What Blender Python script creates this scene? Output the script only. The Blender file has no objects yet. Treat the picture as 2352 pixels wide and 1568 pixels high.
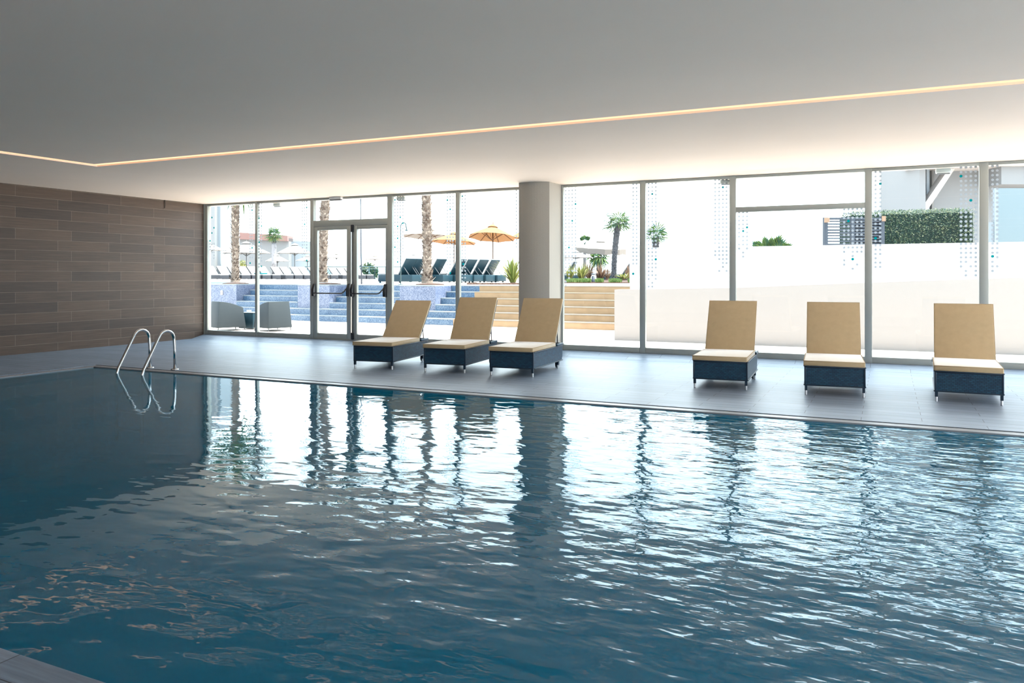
import bpy, bmesh, math, random
from mathutils import Vector, Matrix
R = math.radians
rnd = random.Random(7)
scene = bpy.context.scene
COL = scene.collection

# ------------------------------------------------------------------ camera model (metres, window wall runs along x, y points outdoors)
FPX, YAW, VH, EYE, UC = 1801.6267, 0.4467, 634.15, 1.4, 1176.0
SN, CS = math.sin(YAW), math.cos(YAW)
def ray(u, v):
    a = (u - UC) / FPX; b = (VH - v) / FPX
    return Vector((-SN + a * CS, CS + a * SN, b))
def onz(u, v, z=0.0):
    r = ray(u, v); t = (z - EYE) / r.z
    return r * t + Vector((0, 0, EYE))
def ony(u, v, Y):
    r = ray(u, v); return r * (Y / r.y) + Vector((0, 0, EYE))
def atd(u, v, d):
    return ray(u, v) * d + Vector((0, 0, EYE))
def spot(u, d, z=0.0):
    p = ray(u, VH) * d; return Vector((p.x, p.y, z))
def hz(v, d):                       # height seen at row v at depth d
    return EYE + (VH - v) / FPX * d

GY = 13.108                         # inner face of the window wall
PY = GY + 0.055                     # glass plane
H = 3.042                           # ceiling
WX = -14.065                        # tiled wall
XR = 8.0                            # right end of the hall
TZ = 1.12                           # outdoor terrace level

# ------------------------------------------------------------------ materials
def new_mat(name):
    m = bpy.data.materials.new(name); m.use_nodes = True
    nt = m.node_tree; nt.nodes.clear()
    out = nt.nodes.new('ShaderNodeOutputMaterial')
    return m, nt, out
def N(nt, typ, **kw):
    n = nt.nodes.new(typ)
    for k, v in kw.items():
        if k.startswith('i_'):
            key = k[2:]
            key = int(key) if key.isdigit() else key.replace('_', ' ')
            n.inputs[key].default_value = v
        else: setattr(n, k, v)
    return n
def c4(c): return (c[0], c[1], c[2], 1.0)
def pmat(name, col, rough=0.6, metal=0.0, spec=0.5, noise=None, bump=None, transl=None, island=None):
    """principled material; noise=(scale, amount) mottles the colour, bump=(scale, strength)"""
    m, nt, out = new_mat(name); L = nt.links.new
    p = N(nt, 'ShaderNodeBsdfPrincipled')
    p.inputs['Base Color'].default_value = c4(col); p.inputs['Roughness'].default_value = rough
    p.inputs['Metallic'].default_value = metal; p.inputs['Specular IOR Level'].default_value = spec
    tc = N(nt, 'ShaderNodeTexCoord')
    src = None
    if noise:
        nz = N(nt, 'ShaderNodeTexNoise', i_Scale=noise[0], i_Detail=5.0); L(tc.outputs['Object'], nz.inputs['Vector'])
        mr = N(nt, 'ShaderNodeMapRange', i_1=0.25, i_2=0.75, i_3=1 - noise[1], i_4=1 + noise[1]); L(nz.outputs['Fac'], mr.inputs['Value'])
        mx = N(nt, 'ShaderNodeVectorMath', operation='SCALE'); mx.inputs[0].default_value = col
        L(mr.outputs[0], mx.inputs['Scale']); src = mx.outputs[0]
    if island:
        g = N(nt, 'ShaderNodeNewGeometry'); rp = N(nt, 'ShaderNodeValToRGB')
        el = rp.color_ramp.elements
        while len(el) < len(island): el.new(0.5)
        for i, cc in enumerate(island): el[i].position = i / (len(island) - 1); el[i].color = c4(cc)
        L(g.outputs['Random Per Island'], rp.inputs['Fac']); src = rp.outputs['Color']
    if src: L(src, p.inputs['Base Color'])
    if bump:
        nb = N(nt, 'ShaderNodeTexNoise', i_Scale=bump[0], i_Detail=4.0); L(tc.outputs['Object'], nb.inputs['Vector'])
        b = N(nt, 'ShaderNodeBump', i_Strength=bump[1], i_Distance=0.02); L(nb.outputs['Fac'], b.inputs['Height'])
        L(b.outputs['Normal'], p.inputs['Normal'])
    sh = p.outputs[0]
    if transl:
        t = N(nt, 'ShaderNodeBsdfTranslucent'); t.inputs['Color'].default_value = c4(transl[0])
        if src and not noise: L(src, t.inputs['Color'])
        ms = N(nt, 'ShaderNodeMixShader', i_0=transl[1]); L(sh, ms.inputs[1]); L(t.outputs[0], ms.inputs[2]); sh = ms.outputs[0]
    L(sh, out.inputs['Surface'])
    return m

def plank_mat(name, c1, c2, grout, axes, row, length, off, mortar, rough, spec, grain, origin=(0, 0), bumpd=0.004, coat=0.0):
    """wood-look tiles: axes picks the object coordinates (run, rise)"""
    m, nt, out = new_mat(name); L = nt.links.new
    tc = N(nt, 'ShaderNodeTexCoord'); sp = N(nt, 'ShaderNodeSeparateXYZ'); L(tc.outputs['Object'], sp.inputs[0])
    ad = []
    for k in (0, 1):
        a = N(nt, 'ShaderNodeMath', operation='SUBTRACT'); a.inputs[1].default_value = origin[k]
        L(sp.outputs[axes[k]], a.inputs[0]); ad.append(a.outputs[0])
    cb = N(nt, 'ShaderNodeCombineXYZ'); L(ad[0], cb.inputs[0]); L(ad[1], cb.inputs[1])
    br = N(nt, 'ShaderNodeTexBrick', offset=off, offset_frequency=2, squash=1.0, squash_frequency=2)
    br.inputs['Color1'].default_value = c4(c1); br.inputs['Color2'].default_value = c4(c2); br.inputs['Mortar'].default_value = c4(grout)
    br.inputs['Scale'].default_value = 1.0; br.inputs['Mortar Size'].default_value = mortar; br.inputs['Mortar Smooth'].default_value = 0.1
    br.inputs['Bias'].default_value = 0.0; br.inputs['Brick Width'].default_value = length; br.inputs['Row Height'].default_value = row
    L(cb.outputs[0], br.inputs['Vector'])
    # grain streaks along the run
    mp = N(nt, 'ShaderNodeMapping'); mp.inputs['Scale'].default_value = (1.2, 26.0, 1.0); L(cb.outputs[0], mp.inputs['Vector'])
    gn = N(nt, 'ShaderNodeTexNoise', i_Scale=1.6, i_Detail=6.0, i_Roughness=0.6); L(mp.outputs[0], gn.inputs['Vector'])
    mr = N(nt, 'ShaderNodeMapRange', i_1=0.25, i_2=0.75, i_3=1 - grain, i_4=1 + grain); L(gn.outputs['Fac'], mr.inputs['Value'])
    sc = N(nt, 'ShaderNodeVectorMath', operation='SCALE'); L(br.outputs['Color'], sc.inputs[0]); L(mr.outputs[0], sc.inputs['Scale'])
    p = N(nt, 'ShaderNodeBsdfPrincipled'); p.inputs['Roughness'].default_value = rough; p.inputs['Specular IOR Level'].default_value = spec
    p.inputs['Coat Weight'].default_value = coat; p.inputs['Coat Roughness'].default_value = rough * 0.8
    L(sc.outputs[0], p.inputs['Base Color'])
    iv = N(nt, 'ShaderNodeMath', operation='MULTIPLY_ADD'); iv.inputs[1].default_value = -1.0
    g2 = N(nt, 'ShaderNodeMath', operation='MULTIPLY'); g2.inputs[1].default_value = 0.35
    L(gn.outputs['Fac'], g2.inputs[0]); L(br.outputs['Fac'], iv.inputs[0]); L(g2.outputs[0], iv.inputs[2])
    b = N(nt, 'ShaderNodeBump', i_Strength=0.5, i_Distance=bumpd); L(iv.outputs[0], b.inputs['Height']); L(b.outputs['Normal'], p.inputs['Normal'])
    L(p.outputs[0], out.inputs['Surface'])
    return m

def wicker_mat(name, c1, c2, gap, row=0.013, length=0.034):
    m, nt, out = new_mat(name); L = nt.links.new
    tc = N(nt, 'ShaderNodeTexCoord'); sp = N(nt, 'ShaderNodeSeparateXYZ'); L(tc.outputs['Object'], sp.inputs[0])
    a = N(nt, 'ShaderNodeMath', operation='ADD'); L(sp.outputs[0], a.inputs[0]); L(sp.outputs[1], a.inputs[1])
    cb = N(nt, 'ShaderNodeCombineXYZ'); L(a.outputs[0], cb.inputs[0]); L(sp.outputs[2], cb.inputs[1])
    br = N(nt, 'ShaderNodeTexBrick', offset=0.5, offset_frequency=2)
    br.inputs['Color1'].default_value = c4(c1); br.inputs['Color2'].default_value = c4(c2); br.inputs['Mortar'].default_value = c4(gap)
    br.inputs['Scale'].default_value = 1.0; br.inputs['Mortar Size'].default_value = 0.0022; br.inputs['Mortar Smooth'].default_value = 0.6
    br.inputs['Brick Width'].default_value = length; br.inputs['Row Height'].default_value = row
    L(cb.outputs[0], br.inputs['Vector'])
    p = N(nt, 'ShaderNodeBsdfPrincipled', i_Roughness=0.42); p.inputs['Specular IOR Level'].default_value = 0.5
    L(br.outputs['Color'], p.inputs['Base Color'])
    iv = N(nt, 'ShaderNodeMath', operation='SUBTRACT'); iv.inputs[0].default_value = 1.0; L(br.outputs['Fac'], iv.inputs[1])
    b = N(nt, 'ShaderNodeBump', i_Strength=0.9, i_Distance=0.004); L(iv.outputs[0], b.inputs['Height']); L(b.outputs['Normal'], p.inputs['Normal'])
    L(p.outputs[0], out.inputs['Surface'])
    return m

def mosaic_mat(name, c1, c2, c3, grout, cell=0.03):
    """small square tiles of mixed blues"""
    m, nt, out = new_mat(name); L = nt.links.new
    tc = N(nt, 'ShaderNodeTexCoord')
    sp = N(nt, 'ShaderNodeVectorMath', operation='SCALE'); sp.inputs['Scale'].default_value = 1.0 / cell; L(tc.outputs['Object'], sp.inputs[0])
    ofs = N(nt, 'ShaderNodeVectorMath', operation='ADD'); ofs.inputs[1].default_value = (0.37, 0.37, 0.37); L(sp.outputs[0], ofs.inputs[0])
    fl = N(nt, 'ShaderNodeVectorMath', operation='FLOOR'); L(ofs.outputs[0], fl.inputs[0])
    wn = N(nt, 'ShaderNodeTexWhiteNoise', noise_dimensions='3D'); L(fl.outputs[0], wn.inputs['Vector'])
    big = N(nt, 'ShaderNodeTexNoise', i_Scale=1.7, i_Detail=3.0); L(tc.outputs['Object'], big.inputs['Vector'])
    mixv = N(nt, 'ShaderNodeMath', operation='MULTIPLY_ADD'); mixv.inputs[1].default_value = 0.75; 
    bb = N(nt, 'ShaderNodeMath', operation='MULTIPLY_ADD'); bb.inputs[1].default_value = 0.8; bb.inputs[2].default_value = -0.27
    L(big.outputs['Fac'], bb.inputs[0]); L(wn.outputs['Value'], mixv.inputs[0]); L(bb.outputs[0], mixv.inputs[2])
    rp = N(nt, 'ShaderNodeValToRGB'); el = rp.color_ramp.elements; el.new(0.5)
    for i, cc in enumerate((c1, c2, c3)): el[i].position = (0.1, 0.5, 0.9)[i]; el[i].color = c4(cc)
    L(mixv.outputs[0], rp.inputs['Fac'])
    p = N(nt, 'ShaderNodeBsdfPrincipled', i_Roughness=0.35)
    L(rp.outputs['Color'], p.inputs['Base Color'])
    L(p.outputs[0], out.inputs['Surface'])
    return m

def two_sided_fresnel(nt, ior):
    g = N(nt, 'ShaderNodeNewGeometry')
    mr = N(nt, 'ShaderNodeMapRange', i_1=0.0, i_2=1.0, i_3=ior, i_4=1.0 / ior); nt.links.new(g.outputs['Backfacing'], mr.inputs['Value'])
    f = N(nt, 'ShaderNodeFresnel'); nt.links.new(mr.outputs[0], f.inputs['IOR'])
    return f
def glass_mat(name, tint=(0.93, 0.97, 0.97), refl=1.0):
    m, nt, out = new_mat(name); L = nt.links.new
    f = two_sided_fresnel(nt, 1.45)
    t = N(nt, 'ShaderNodeBsdfTransparent'); t.inputs['Color'].default_value = c4(tint)
    g = N(nt, 'ShaderNodeBsdfGlossy', i_Roughness=0.0); g.inputs['Color'].default_value = (refl, refl, refl, 1)
    ms = N(nt, 'ShaderNodeMixShader'); L(f.outputs[0], ms.inputs[0]); L(t.outputs[0], ms.inputs[1]); L(g.outputs[0], ms.inputs[2])
    L(ms.outputs[0], out.inputs['Surface'])
    return m

def film_mat(name, col, transp, transl):
    m, nt, out = new_mat(name); L = nt.links.new
    d = N(nt, 'ShaderNodeBsdfDiffuse'); d.inputs['Color'].default_value = c4(col)
    t = N(nt, 'ShaderNodeBsdfTranslucent'); t.inputs['Color'].default_value = c4(col)
    a = N(nt, 'ShaderNodeMixShader', i_0=transl); L(d.outputs[0], a.inputs[1]); L(t.outputs[0], a.inputs[2])
    tr = N(nt, 'ShaderNodeBsdfTransparent')
    b = N(nt, 'ShaderNodeMixShader', i_0=transp); L(a.outputs[0], b.inputs[1]); L(tr.outputs[0], b.inputs[2])
    L(b.outputs[0], out.inputs['Surface'])
    return m

def emit_mat(name, col, s):
    m, nt, out = new_mat(name)
    e = N(nt, 'ShaderNodeEmission', i_Strength=s); e.inputs['Color'].default_value = c4(col)
    nt.links.new(e.outputs[0], out.inputs['Surface'])
    return m

def water_mat():
    m, nt, out = new_mat('pool water'); L = nt.links.new
    tc = N(nt, 'ShaderNodeTexCoord'); sp = N(nt, 'ShaderNodeSeparateXYZ'); L(tc.outputs['Object'], sp.inputs[0])
    def noise(scale, stretch, detail, rot=0.0, dist=0.0):
        mp = N(nt, 'ShaderNodeMapping'); mp.inputs['Scale'].default_value = stretch; mp.inputs['Rotation'].default_value = (0, 0, rot)
        L(tc.outputs['Object'], mp.inputs['Vector'])
        n = N(nt, 'ShaderNodeTexNoise', i_Scale=scale, i_Detail=detail, i_Roughness=0.45, i_Distortion=dist); L(mp.outputs[0], n.inputs['Vector'])
        return n.outputs['Fac']
    def mul(a, k):
        x = N(nt, 'ShaderNodeMath', operation='MULTIPLY'); L(a, x.inputs[0])
        if isinstance(k, float): x.inputs[1].default_value = k
        else: L(k, x.inputs[1])
        return x.outputs[0]
    def add(a, b):
        x = N(nt, 'ShaderNodeMath', operation='ADD'); L(a, x.inputs[0]); L(b, x.inputs[1]); return x.outputs[0]
    # the swell comes from the right; the far left corner of the pool lies almost still
    calm = N(nt, 'ShaderNodeMapRange', i_1=-7.8, i_2=0.4, i_3=0.08, i_4=1.4, interpolation_type='SMOOTHSTEP'); L(sp.outputs[0], calm.inputs['Value'])
    chop = N(nt, 'ShaderNodeMapRange', i_1=-5.0, i_2=0.0, i_3=0.12, i_4=1.25, interpolation_type='SMOOTHSTEP'); L(sp.outputs[0], chop.inputs['Value'])
    h1 = mul(noise(1.5, (1.0, 1.25, 1.0), 1.5, 0.5, 0.6), WAVE[0])
    h2 = mul(noise(4.2, (0.8, 1.35, 1.0), 1.5, -0.35, 0.4), WAVE[1])
    h3 = mul(mul(noise(10.5, (0.7, 1.4, 1.0), 2.0, 0.35, 0.2), WAVE[2]), chop.outputs[0])
    fine = N(nt, 'ShaderNodeMapRange', i_1=-9.2, i_2=-6.0, i_3=0.35, i_4=1.0, interpolation_type='SMOOTHSTEP'); L(sp.outputs[0], fine.inputs['Value'])
    h4 = mul(mul(noise(5.0, (0.55, 1.3, 1.0), 2.0, 0.1, 0.5), WAVE[3]), fine.outputs[0])
    hh = add(mul(add(add(h1, h2), h3), calm.outputs[0]), h4)
    b = N(nt, 'ShaderNodeBump', i_Strength=1.0, i_Distance=1.0); L(hh, b.inputs['Height'])
    f = two_sided_fresnel(nt, 1.29); L(b.outputs['Normal'], f.inputs['Normal'])
    t = N(nt, 'ShaderNodeBsdfTransparent'); t.inputs['Color'].default_value = (0.15, 0.74, 0.90, 1)
    g = N(nt, 'ShaderNodeBsdfGlossy', i_Roughness=0.02); g.inputs['Color'].default_value = (0.86, 0.95, 1.0, 1); L(b.outputs['Normal'], g.inputs['Normal'])
    df = N(nt, 'ShaderNodeBsdfDiffuse'); df.inputs['Color'].default_value = (0.0, 0.15, 0.28, 1)     # cloudy blue body of the water
    body = N(nt, 'ShaderNodeMixShader', i_0=0.75); L(t.outputs[0], body.inputs[1]); L(df.outputs[0], body.inputs[2])
    ms = N(nt, 'ShaderNodeMixShader'); L(f.outputs[0], ms.inputs[0]); L(body.outputs[0], ms.inputs[1]); L(g.outputs[0], ms.inputs[2])
    L(ms.outputs[0], out.inputs['Surface'])
    return m
WAVE = (0.014, 0.0085, 0.0036, 0.0015)

M = {}
M['ceiling'] = pmat('ceiling plaster', (0.90, 0.78, 0.68), 0.75, noise=(0.8, 0.02), bump=(9.0, 0.05))
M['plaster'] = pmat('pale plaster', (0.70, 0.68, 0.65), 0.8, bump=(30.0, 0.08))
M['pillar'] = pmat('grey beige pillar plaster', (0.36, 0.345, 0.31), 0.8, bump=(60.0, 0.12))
M['walltile'] = plank_mat('brown wood-look wall tile', (0.092, 0.061, 0.044), (0.050, 0.035, 0.029), (0.19, 0.148, 0.112), (1, 2), 0.1916, 1.07, 0.255, 0.0035, 0.45, 0.4, 0.32, origin=(8.81, -0.0386))
M['deck'] = plank_mat('grey blue plank floor tile', (0.235, 0.305, 0.405), (0.185, 0.252, 0.345), (0.05, 0.065, 0.09), (0, 1), 0.19, 1.07, 0.5, 0.003, 0.42, 0.5, 0.30, origin=(0.3, 8.34), bumpd=0.0025)
M['coping'] = pmat('pale coping stone', (0.25, 0.26, 0.285), 0.32, noise=(6.0, 0.08))
M['groove'] = pmat('dark drain slot', (0.012, 0.016, 0.022), 0.6)
M['basin'] = mosaic_mat('dark blue pool mosaic', (0.001, 0.15, 0.225), (0.001, 0.19, 0.28), (0.002, 0.24, 0.34), (0, 0, 0), 0.05)
M['water'] = water_mat()
M['frame'] = pmat('grey aluminium frame', (0.34, 0.37, 0.355), 0.4, metal=0.2)
M['glass'] = glass_mat('window glass', refl=0.55)
M['film'] = film_mat('white dot film', (0.27, 0.30, 0.335), 0.03, 0.5)
M['teal'] = film_mat('teal dot film', (0.0, 0.16, 0.18), 0.01, 0.5)
M['black'] = pmat('black plastic', (0.012, 0.016, 0.022), 0.4)
M['steel'] = pmat('polished steel', (0.62, 0.64, 0.66), 0.16, metal=1.0)
M['chrome'] = pmat('chrome', (0.72, 0.73, 0.75), 0.28, metal=1.0)
M['led'] = emit_mat('warm light strip', (1.0, 0.60, 0.35), 1.5)
M['wicker'] = wicker_mat('dark blue wicker', (0.005, 0.032, 0.075), (0.010, 0.070, 0.130), (0.001, 0.007, 0.017), row=0.018, length=0.042)
M['wickerrim'] = pmat('dark wicker rim', (0.006, 0.024, 0.050), 0.4)
M['cushion'] = pmat('cream cushion cloth', (0.475, 0.365, 0.215), 0.6, noise=(14.0, 0.05), bump=(6.0, 0.25))
M['cushion'].node_tree.nodes['Principled BSDF'].inputs['Sheen Weight'].default_value = 1.0
M['cushion'].node_tree.nodes['Principled BSDF'].inputs['Sheen Roughness'].default_value = 0.35
M['piping'] = pmat('cream piping', (0.45, 0.34, 0.20), 0.8)
M['plastic'] = pmat('white plastic', (0.75, 0.76, 0.76), 0.4)
M['cable'] = pmat('dark cable', (0.02, 0.02, 0.02), 0.6)
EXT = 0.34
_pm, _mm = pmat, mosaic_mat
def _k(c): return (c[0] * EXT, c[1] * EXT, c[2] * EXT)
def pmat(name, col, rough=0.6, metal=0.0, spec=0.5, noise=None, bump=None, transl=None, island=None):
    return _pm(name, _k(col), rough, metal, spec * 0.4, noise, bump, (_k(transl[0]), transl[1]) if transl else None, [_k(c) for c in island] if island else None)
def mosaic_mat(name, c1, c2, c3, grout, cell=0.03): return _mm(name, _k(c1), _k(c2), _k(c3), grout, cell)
M['bouncepaving'] = _pm('light bounce paving', (0.82, 0.75, 0.68), 0.8, noise=(3.0, 0.05))  # paving colour raised so the unseen side ground bounces light to the ceiling
M['paving'] = _pm('pale stone paving', (0.60, 0.515, 0.46), 0.8, noise=(3.0, 0.05))
# outdoors
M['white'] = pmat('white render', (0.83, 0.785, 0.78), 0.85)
M['whitelit'] = _pm('white render lit copy', (0.36, 0.355, 0.36), 0.85)  # same white render, lightened: extra brightness put into the rear ramp walls' colour
M['mosaic'] = mosaic_mat('blue step mosaic', (0.030, 0.115, 0.27), (0.105, 0.235, 0.42), (0.27, 0.39, 0.56), (0, 0, 0), 0.021)
M['mosaic2'] = mosaic_mat('lilac blue planter mosaic', (0.115, 0.165, 0.32), (0.25, 0.31, 0.49), (0.45, 0.49, 0.66), (0, 0, 0), 0.021)
M['nosing'] = pmat('pale step nosing', (0.50, 0.55, 0.60), 0.6)
M['sand'] = pmat('sandstone', (0.72, 0.49, 0.30), 0.8, noise=(3.5, 0.12))
M['sandtop'] = pmat('pale sandstone tread', (0.55, 0.46, 0.36), 0.8)
M['soil'] = pmat('reddish mulch', (0.16, 0.095, 0.075), 0.95, noise=(20.0, 0.3), bump=(25.0, 0.6))
M['pebble'] = pmat('white pebbles', (0.55, 0.52, 0.50), 0.8, bump=(30.0, 0.5))
M['trunk'] = pmat('palm trunk', (0.17, 0.125, 0.10), 0.9, island=[(0.17, 0.12, 0.10), (0.33, 0.25, 0.205), (0.9, 0.78, 0.68)], bump=(40.0, 0.4))
M['trunkgrey'] = pmat('grey palm trunk', (0.12, 0.115, 0.115), 0.9, island=[(0.06, 0.075, 0.10), (0.13, 0.14, 0.165), (0.26, 0.26, 0.28)])
M['frond'] = pmat('palm frond', (0.05, 0.11, 0.03), 0.5, island=[(0.04, 0.16, 0.13), (0.11, 0.23, 0.07), (0.24, 0.34, 0.09)], transl=((0.1, 0.2, 0.03), 0.4))
M['wrap'] = pmat('white trunk wrap', (0.50, 0.50, 0.55), 0.9)
M['sword'] = pmat('yellow green sword leaves', (0.3, 0.3, 0.06), 0.5, island=[(0.16, 0.24, 0.05), (0.42, 0.44, 0.12), (0.75, 0.70, 0.30)], transl=((0.3, 0.3, 0.06), 0.35))
M['sworded'] = pmat('reddish sword leaves', (0.2, 0.1, 0.06), 0.5, island=[(0.16, 0.10, 0.08), (0.38, 0.22, 0.15), (0.6, 0.42, 0.25)], transl=((0.3, 0.2, 0.1), 0.3))
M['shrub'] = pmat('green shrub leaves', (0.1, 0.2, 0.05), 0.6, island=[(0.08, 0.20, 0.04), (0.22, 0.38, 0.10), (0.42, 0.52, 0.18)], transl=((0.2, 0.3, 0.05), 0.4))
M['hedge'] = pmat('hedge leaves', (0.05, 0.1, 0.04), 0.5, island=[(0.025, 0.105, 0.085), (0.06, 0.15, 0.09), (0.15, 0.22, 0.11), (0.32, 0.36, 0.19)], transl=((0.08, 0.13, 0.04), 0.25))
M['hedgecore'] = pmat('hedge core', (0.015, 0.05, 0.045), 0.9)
M['orange'] = pmat('orange parasol cloth', (0.70, 0.44, 0.23), 0.8, transl=((1.0, 0.46, 0.03), 0.42))
M['palecloth'] = pmat('pale parasol cloth', (0.72, 0.66, 0.62), 0.8, transl=((0.55, 0.46, 0.42), 0.5))
M['whitecloth'] = pmat('white parasol cloth', (0.80, 0.80, 0.80), 0.8, transl=((0.55, 0.55, 0.58), 0.5))
M['rib'] = pmat('wooden ribs', (0.20, 0.085, 0.03), 0.6)
M['greypole'] = pmat('grey pole', (0.16, 0.17, 0.19), 0.5)
M['darkwick'] = pmat('dark teal outdoor wicker', (0.014, 0.062, 0.095), 0.5)
M['greywick'] = pmat('grey outdoor wicker', (0.050, 0.058, 0.078), 0.55)
M['pad'] = pmat('white outdoor pad', (0.62, 0.60, 0.60), 0.9)
M['armch'] = pmat('grey woven armchair', (0.055, 0.074, 0.090), 0.7, noise=(60.0, 0.10))
M['redband'] = pmat('dull red fascia', (0.42, 0.25, 0.235), 0.7)
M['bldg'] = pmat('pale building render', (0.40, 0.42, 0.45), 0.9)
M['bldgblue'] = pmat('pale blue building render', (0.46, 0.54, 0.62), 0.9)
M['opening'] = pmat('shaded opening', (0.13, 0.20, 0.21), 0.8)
M['slate'] = pmat('slate blue slats', (0.10, 0.125, 0.17), 0.6)
M['peach'] = pmat('peach lamp panel', (0.55, 0.36, 0.25), 0.6)
M['bluepanel'] = pmat('pale blue screen', (0.30, 0.40, 0.46), 0.3)
M['balglass'] = glass_mat('balustrade glass', (0.72, 0.84, 0.88))
M['rail'] = pmat('light metal rail', (0.10, 0.19, 0.22), 0.4)
M['outpool'] = pmat('outdoor pool water', (0.07, 0.20, 0.34), 0.25, spec=0.15)
M['towel'] = pmat('turquoise towel', (0.02, 0.30, 0.34), 0.9)

# ------------------------------------------------------------------ mesh builder
class MB:
    def __init__(s): s.v = []; s.f = []; s.mi = []; s.T = Matrix.Identity(4); s.k = 0
    def p(s, co): s.v.append(tuple(s.T @ Vector(co))); return len(s.v) - 1
    def face(s, ids): s.f.append(tuple(ids)); s.mi.append(s.k)
    def poly(s, pts): s.face([s.p(c) for c in pts])
    def box(s, a, b):
        x0, y0, z0 = a; x1, y1, z1 = b
        i = [s.p(c) for c in ((x0, y0, z0), (x1, y0, z0), (x1, y1, z0), (x0, y1, z0), (x0, y0, z1), (x1, y0, z1), (x1, y1, z1), (x0, y1, z1))]
        for q in ((0, 3, 2, 1), (4, 5, 6, 7), (0, 1, 5, 4), (1, 2, 6, 5), (2, 3, 7, 6), (3, 0, 4, 7)): s.face([i[k] for k in q])
        return s
    def hexa(s, bot, top):          # two quads, any shape
        i = [s.p(c) for c in list(bot) + list(top)]; n = len(bot)
        s.face(list(reversed(i[:n]))); s.face(i[n:])
        for k in range(n): s.face((i[k], i[(k + 1) % n], i[n + (k + 1) % n], i[n + k]))
        return s
    def prism(s, pts, axis, a, b):   # extrude 2-D outline along axis
        def mk(p, t):
            return {'x': (t, p[0], p[1]), 'y': (p[0], t, p[1]), 'z': (p[0], p[1], t)}[axis]
        return s.hexa([mk(p, a) for p in pts], [mk(p, b) for p in pts])
    def tube(s, path, r, n=8, caps=True):
        path = [Vector(p) for p in path]; rings = []
        rr = r if isinstance(r, (list, tuple)) else [r] * len(path)
        up = None
        for k, p in enumerate(path):
            t = (path[min(k + 1, len(path) - 1)] - path[max(k - 1, 0)])
            t = t.normalized() if t.length > 1e-9 else Vector((0, 0, 1))
            if up is None:
                up = Vector((0, 0, 1)) if abs(t.z) < 0.9 else Vector((1, 0, 0))
            a = t.cross(up)
            if a.length < 1e-6: a = t.cross(Vector((0, 1, 0)))
            a.normalize(); b = a.cross(t).normalized(); up = b
            rings.append([s.p(p + (a * math.cos(2 * math.pi * j / n) + b * math.sin(2 * math.pi * j / n)) * rr[k]) for j in range(n)])
        for k in range(len(rings) - 1):
            for j in range(n): s.face((rings[k][j], rings[k][(j + 1) % n], rings[k + 1][(j + 1) % n], rings[k + 1][j]))
        if caps: s.face(list(reversed(rings[0]))); s.face(rings[-1])
        return s
    def lathe(s, prof, n=20, cx=0, cy=0, cap=True):
        rings = [[s.p((cx + r * math.cos(2 * math.pi * j / n), cy + r * math.sin(2 * math.pi * j / n), z)) for j in range(n)] for r, z in prof]
        for k in range(len(rings) - 1):
            for j in range(n): s.face((rings[k][j], rings[k][(j + 1) % n], rings[k + 1][(j + 1) % n], rings[k + 1][j]))
        if cap: s.face(list(reversed(rings[0]))); s.face(rings[-1])
        return s
    def build(s, name, mats, parent=None, smooth=False, bevel=0.0, seg=2):
        me = bpy.data.meshes.new(name); me.from_pydata(s.v, [], s.f)
        mats = mats if isinstance(mats, (list, tuple)) else [mats]
        for m in mats: me.materials.append(m)
        for p, k in zip(me.polygons, s.mi): p.material_index = min(k, len(mats) - 1)
        if smooth:
            for p in me.polygons: p.use_smooth = True
        bm = bmesh.new(); bm.from_mesh(me); bmesh.ops.recalc_face_normals(bm, faces=bm.faces); bm.to_mesh(me); bm.free()
        me.update()
        o = bpy.data.objects.new(name, me); COL.objects.link(o)
        if parent: o.parent = parent
        if bevel:
            b = o.modifiers.new('bevel', 'BEVEL'); b.width = bevel; b.segments = seg; b.limit_method = 'ANGLE'; b.angle_limit = R(40)
            b.harden_normals = False
            for p in me.polygons: p.use_smooth = True
        return o

def tag(o, label=None, cat=None, group=None, kind=None):
    for k, v in (('label', label), ('category', cat), ('group', group), ('kind', kind)):
        if v: o[k] = v
    return o
def empty(name, loc, rz=0.0):
    o = bpy.data.objects.new(name, None); COL.objects.link(o); o.location = loc; o.rotation_euler = (0, 0, rz); o.empty_display_size = 0.2
    return o
KIDS = {}
def copy_tree(o, parent=None):
    c = o.copy(); COL.objects.link(c)
    if parent: c.parent = parent; c.matrix_parent_inverse = o.matrix_parent_inverse
    for ch in [x for x in bpy.data.objects if x.parent == o]: copy_tree(ch, c)
    return c
ORD = ['first', 'second', 'third', 'fourth', 'fifth', 'sixth', 'seventh', 'eighth', 'ninth', 'tenth', 'eleventh', 'twelfth']

# ------------------------------------------------------------------ the hall
PX0, PX1, PY0, PY1 = -11.15, 7.4, 1.84, 8.20     # water
CO = 0.14                                        # coping width
YB = -3.6
m = MB()
m.box((WX, PY1 + CO, -0.35), (XR, GY + 0.14, 0))
m.box((WX, YB, -0.35), (PX0 - CO, PY1 + CO, 0))
m.box((PX0 - CO, YB, -0.35), (XR, PY0 - CO, 0))
m.box((PX1 + CO, PY0 - CO, -0.35), (XR, PY1 + CO, 0))
m.prism([(GY - 0.36, 0), (GY + 0.13, 0), (GY + 0.13, 0.08), (GY - 0.002, 0.08)], 'x', WX, XR)
tag(m.build('floor', M['deck']), kind='structure')
def ring(m, o, i, z0, z1):
    m.box((PX0 - o, PY1 + i, z0), (PX1 + o, PY1 + o, z1)); k = m.k; m.k = 2; m.box((PX0 - o, PY0 - o, z0), (PX1 + o, PY0 - i, z1)); m.k = k
    m.box((PX0 - o, PY0 - i, z0), (PX0 - i, PY1 + i, z1)); m.box((PX1 + i, PY0 - i, z0), (PX1 + o, PY1 + i, z1))
m = MB(); ring(m, CO - 0.007, 0.0, -0.12, -0.006)
m.k = 1; ring(m, CO, CO - 0.007, -0.12, -0.03)
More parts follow.
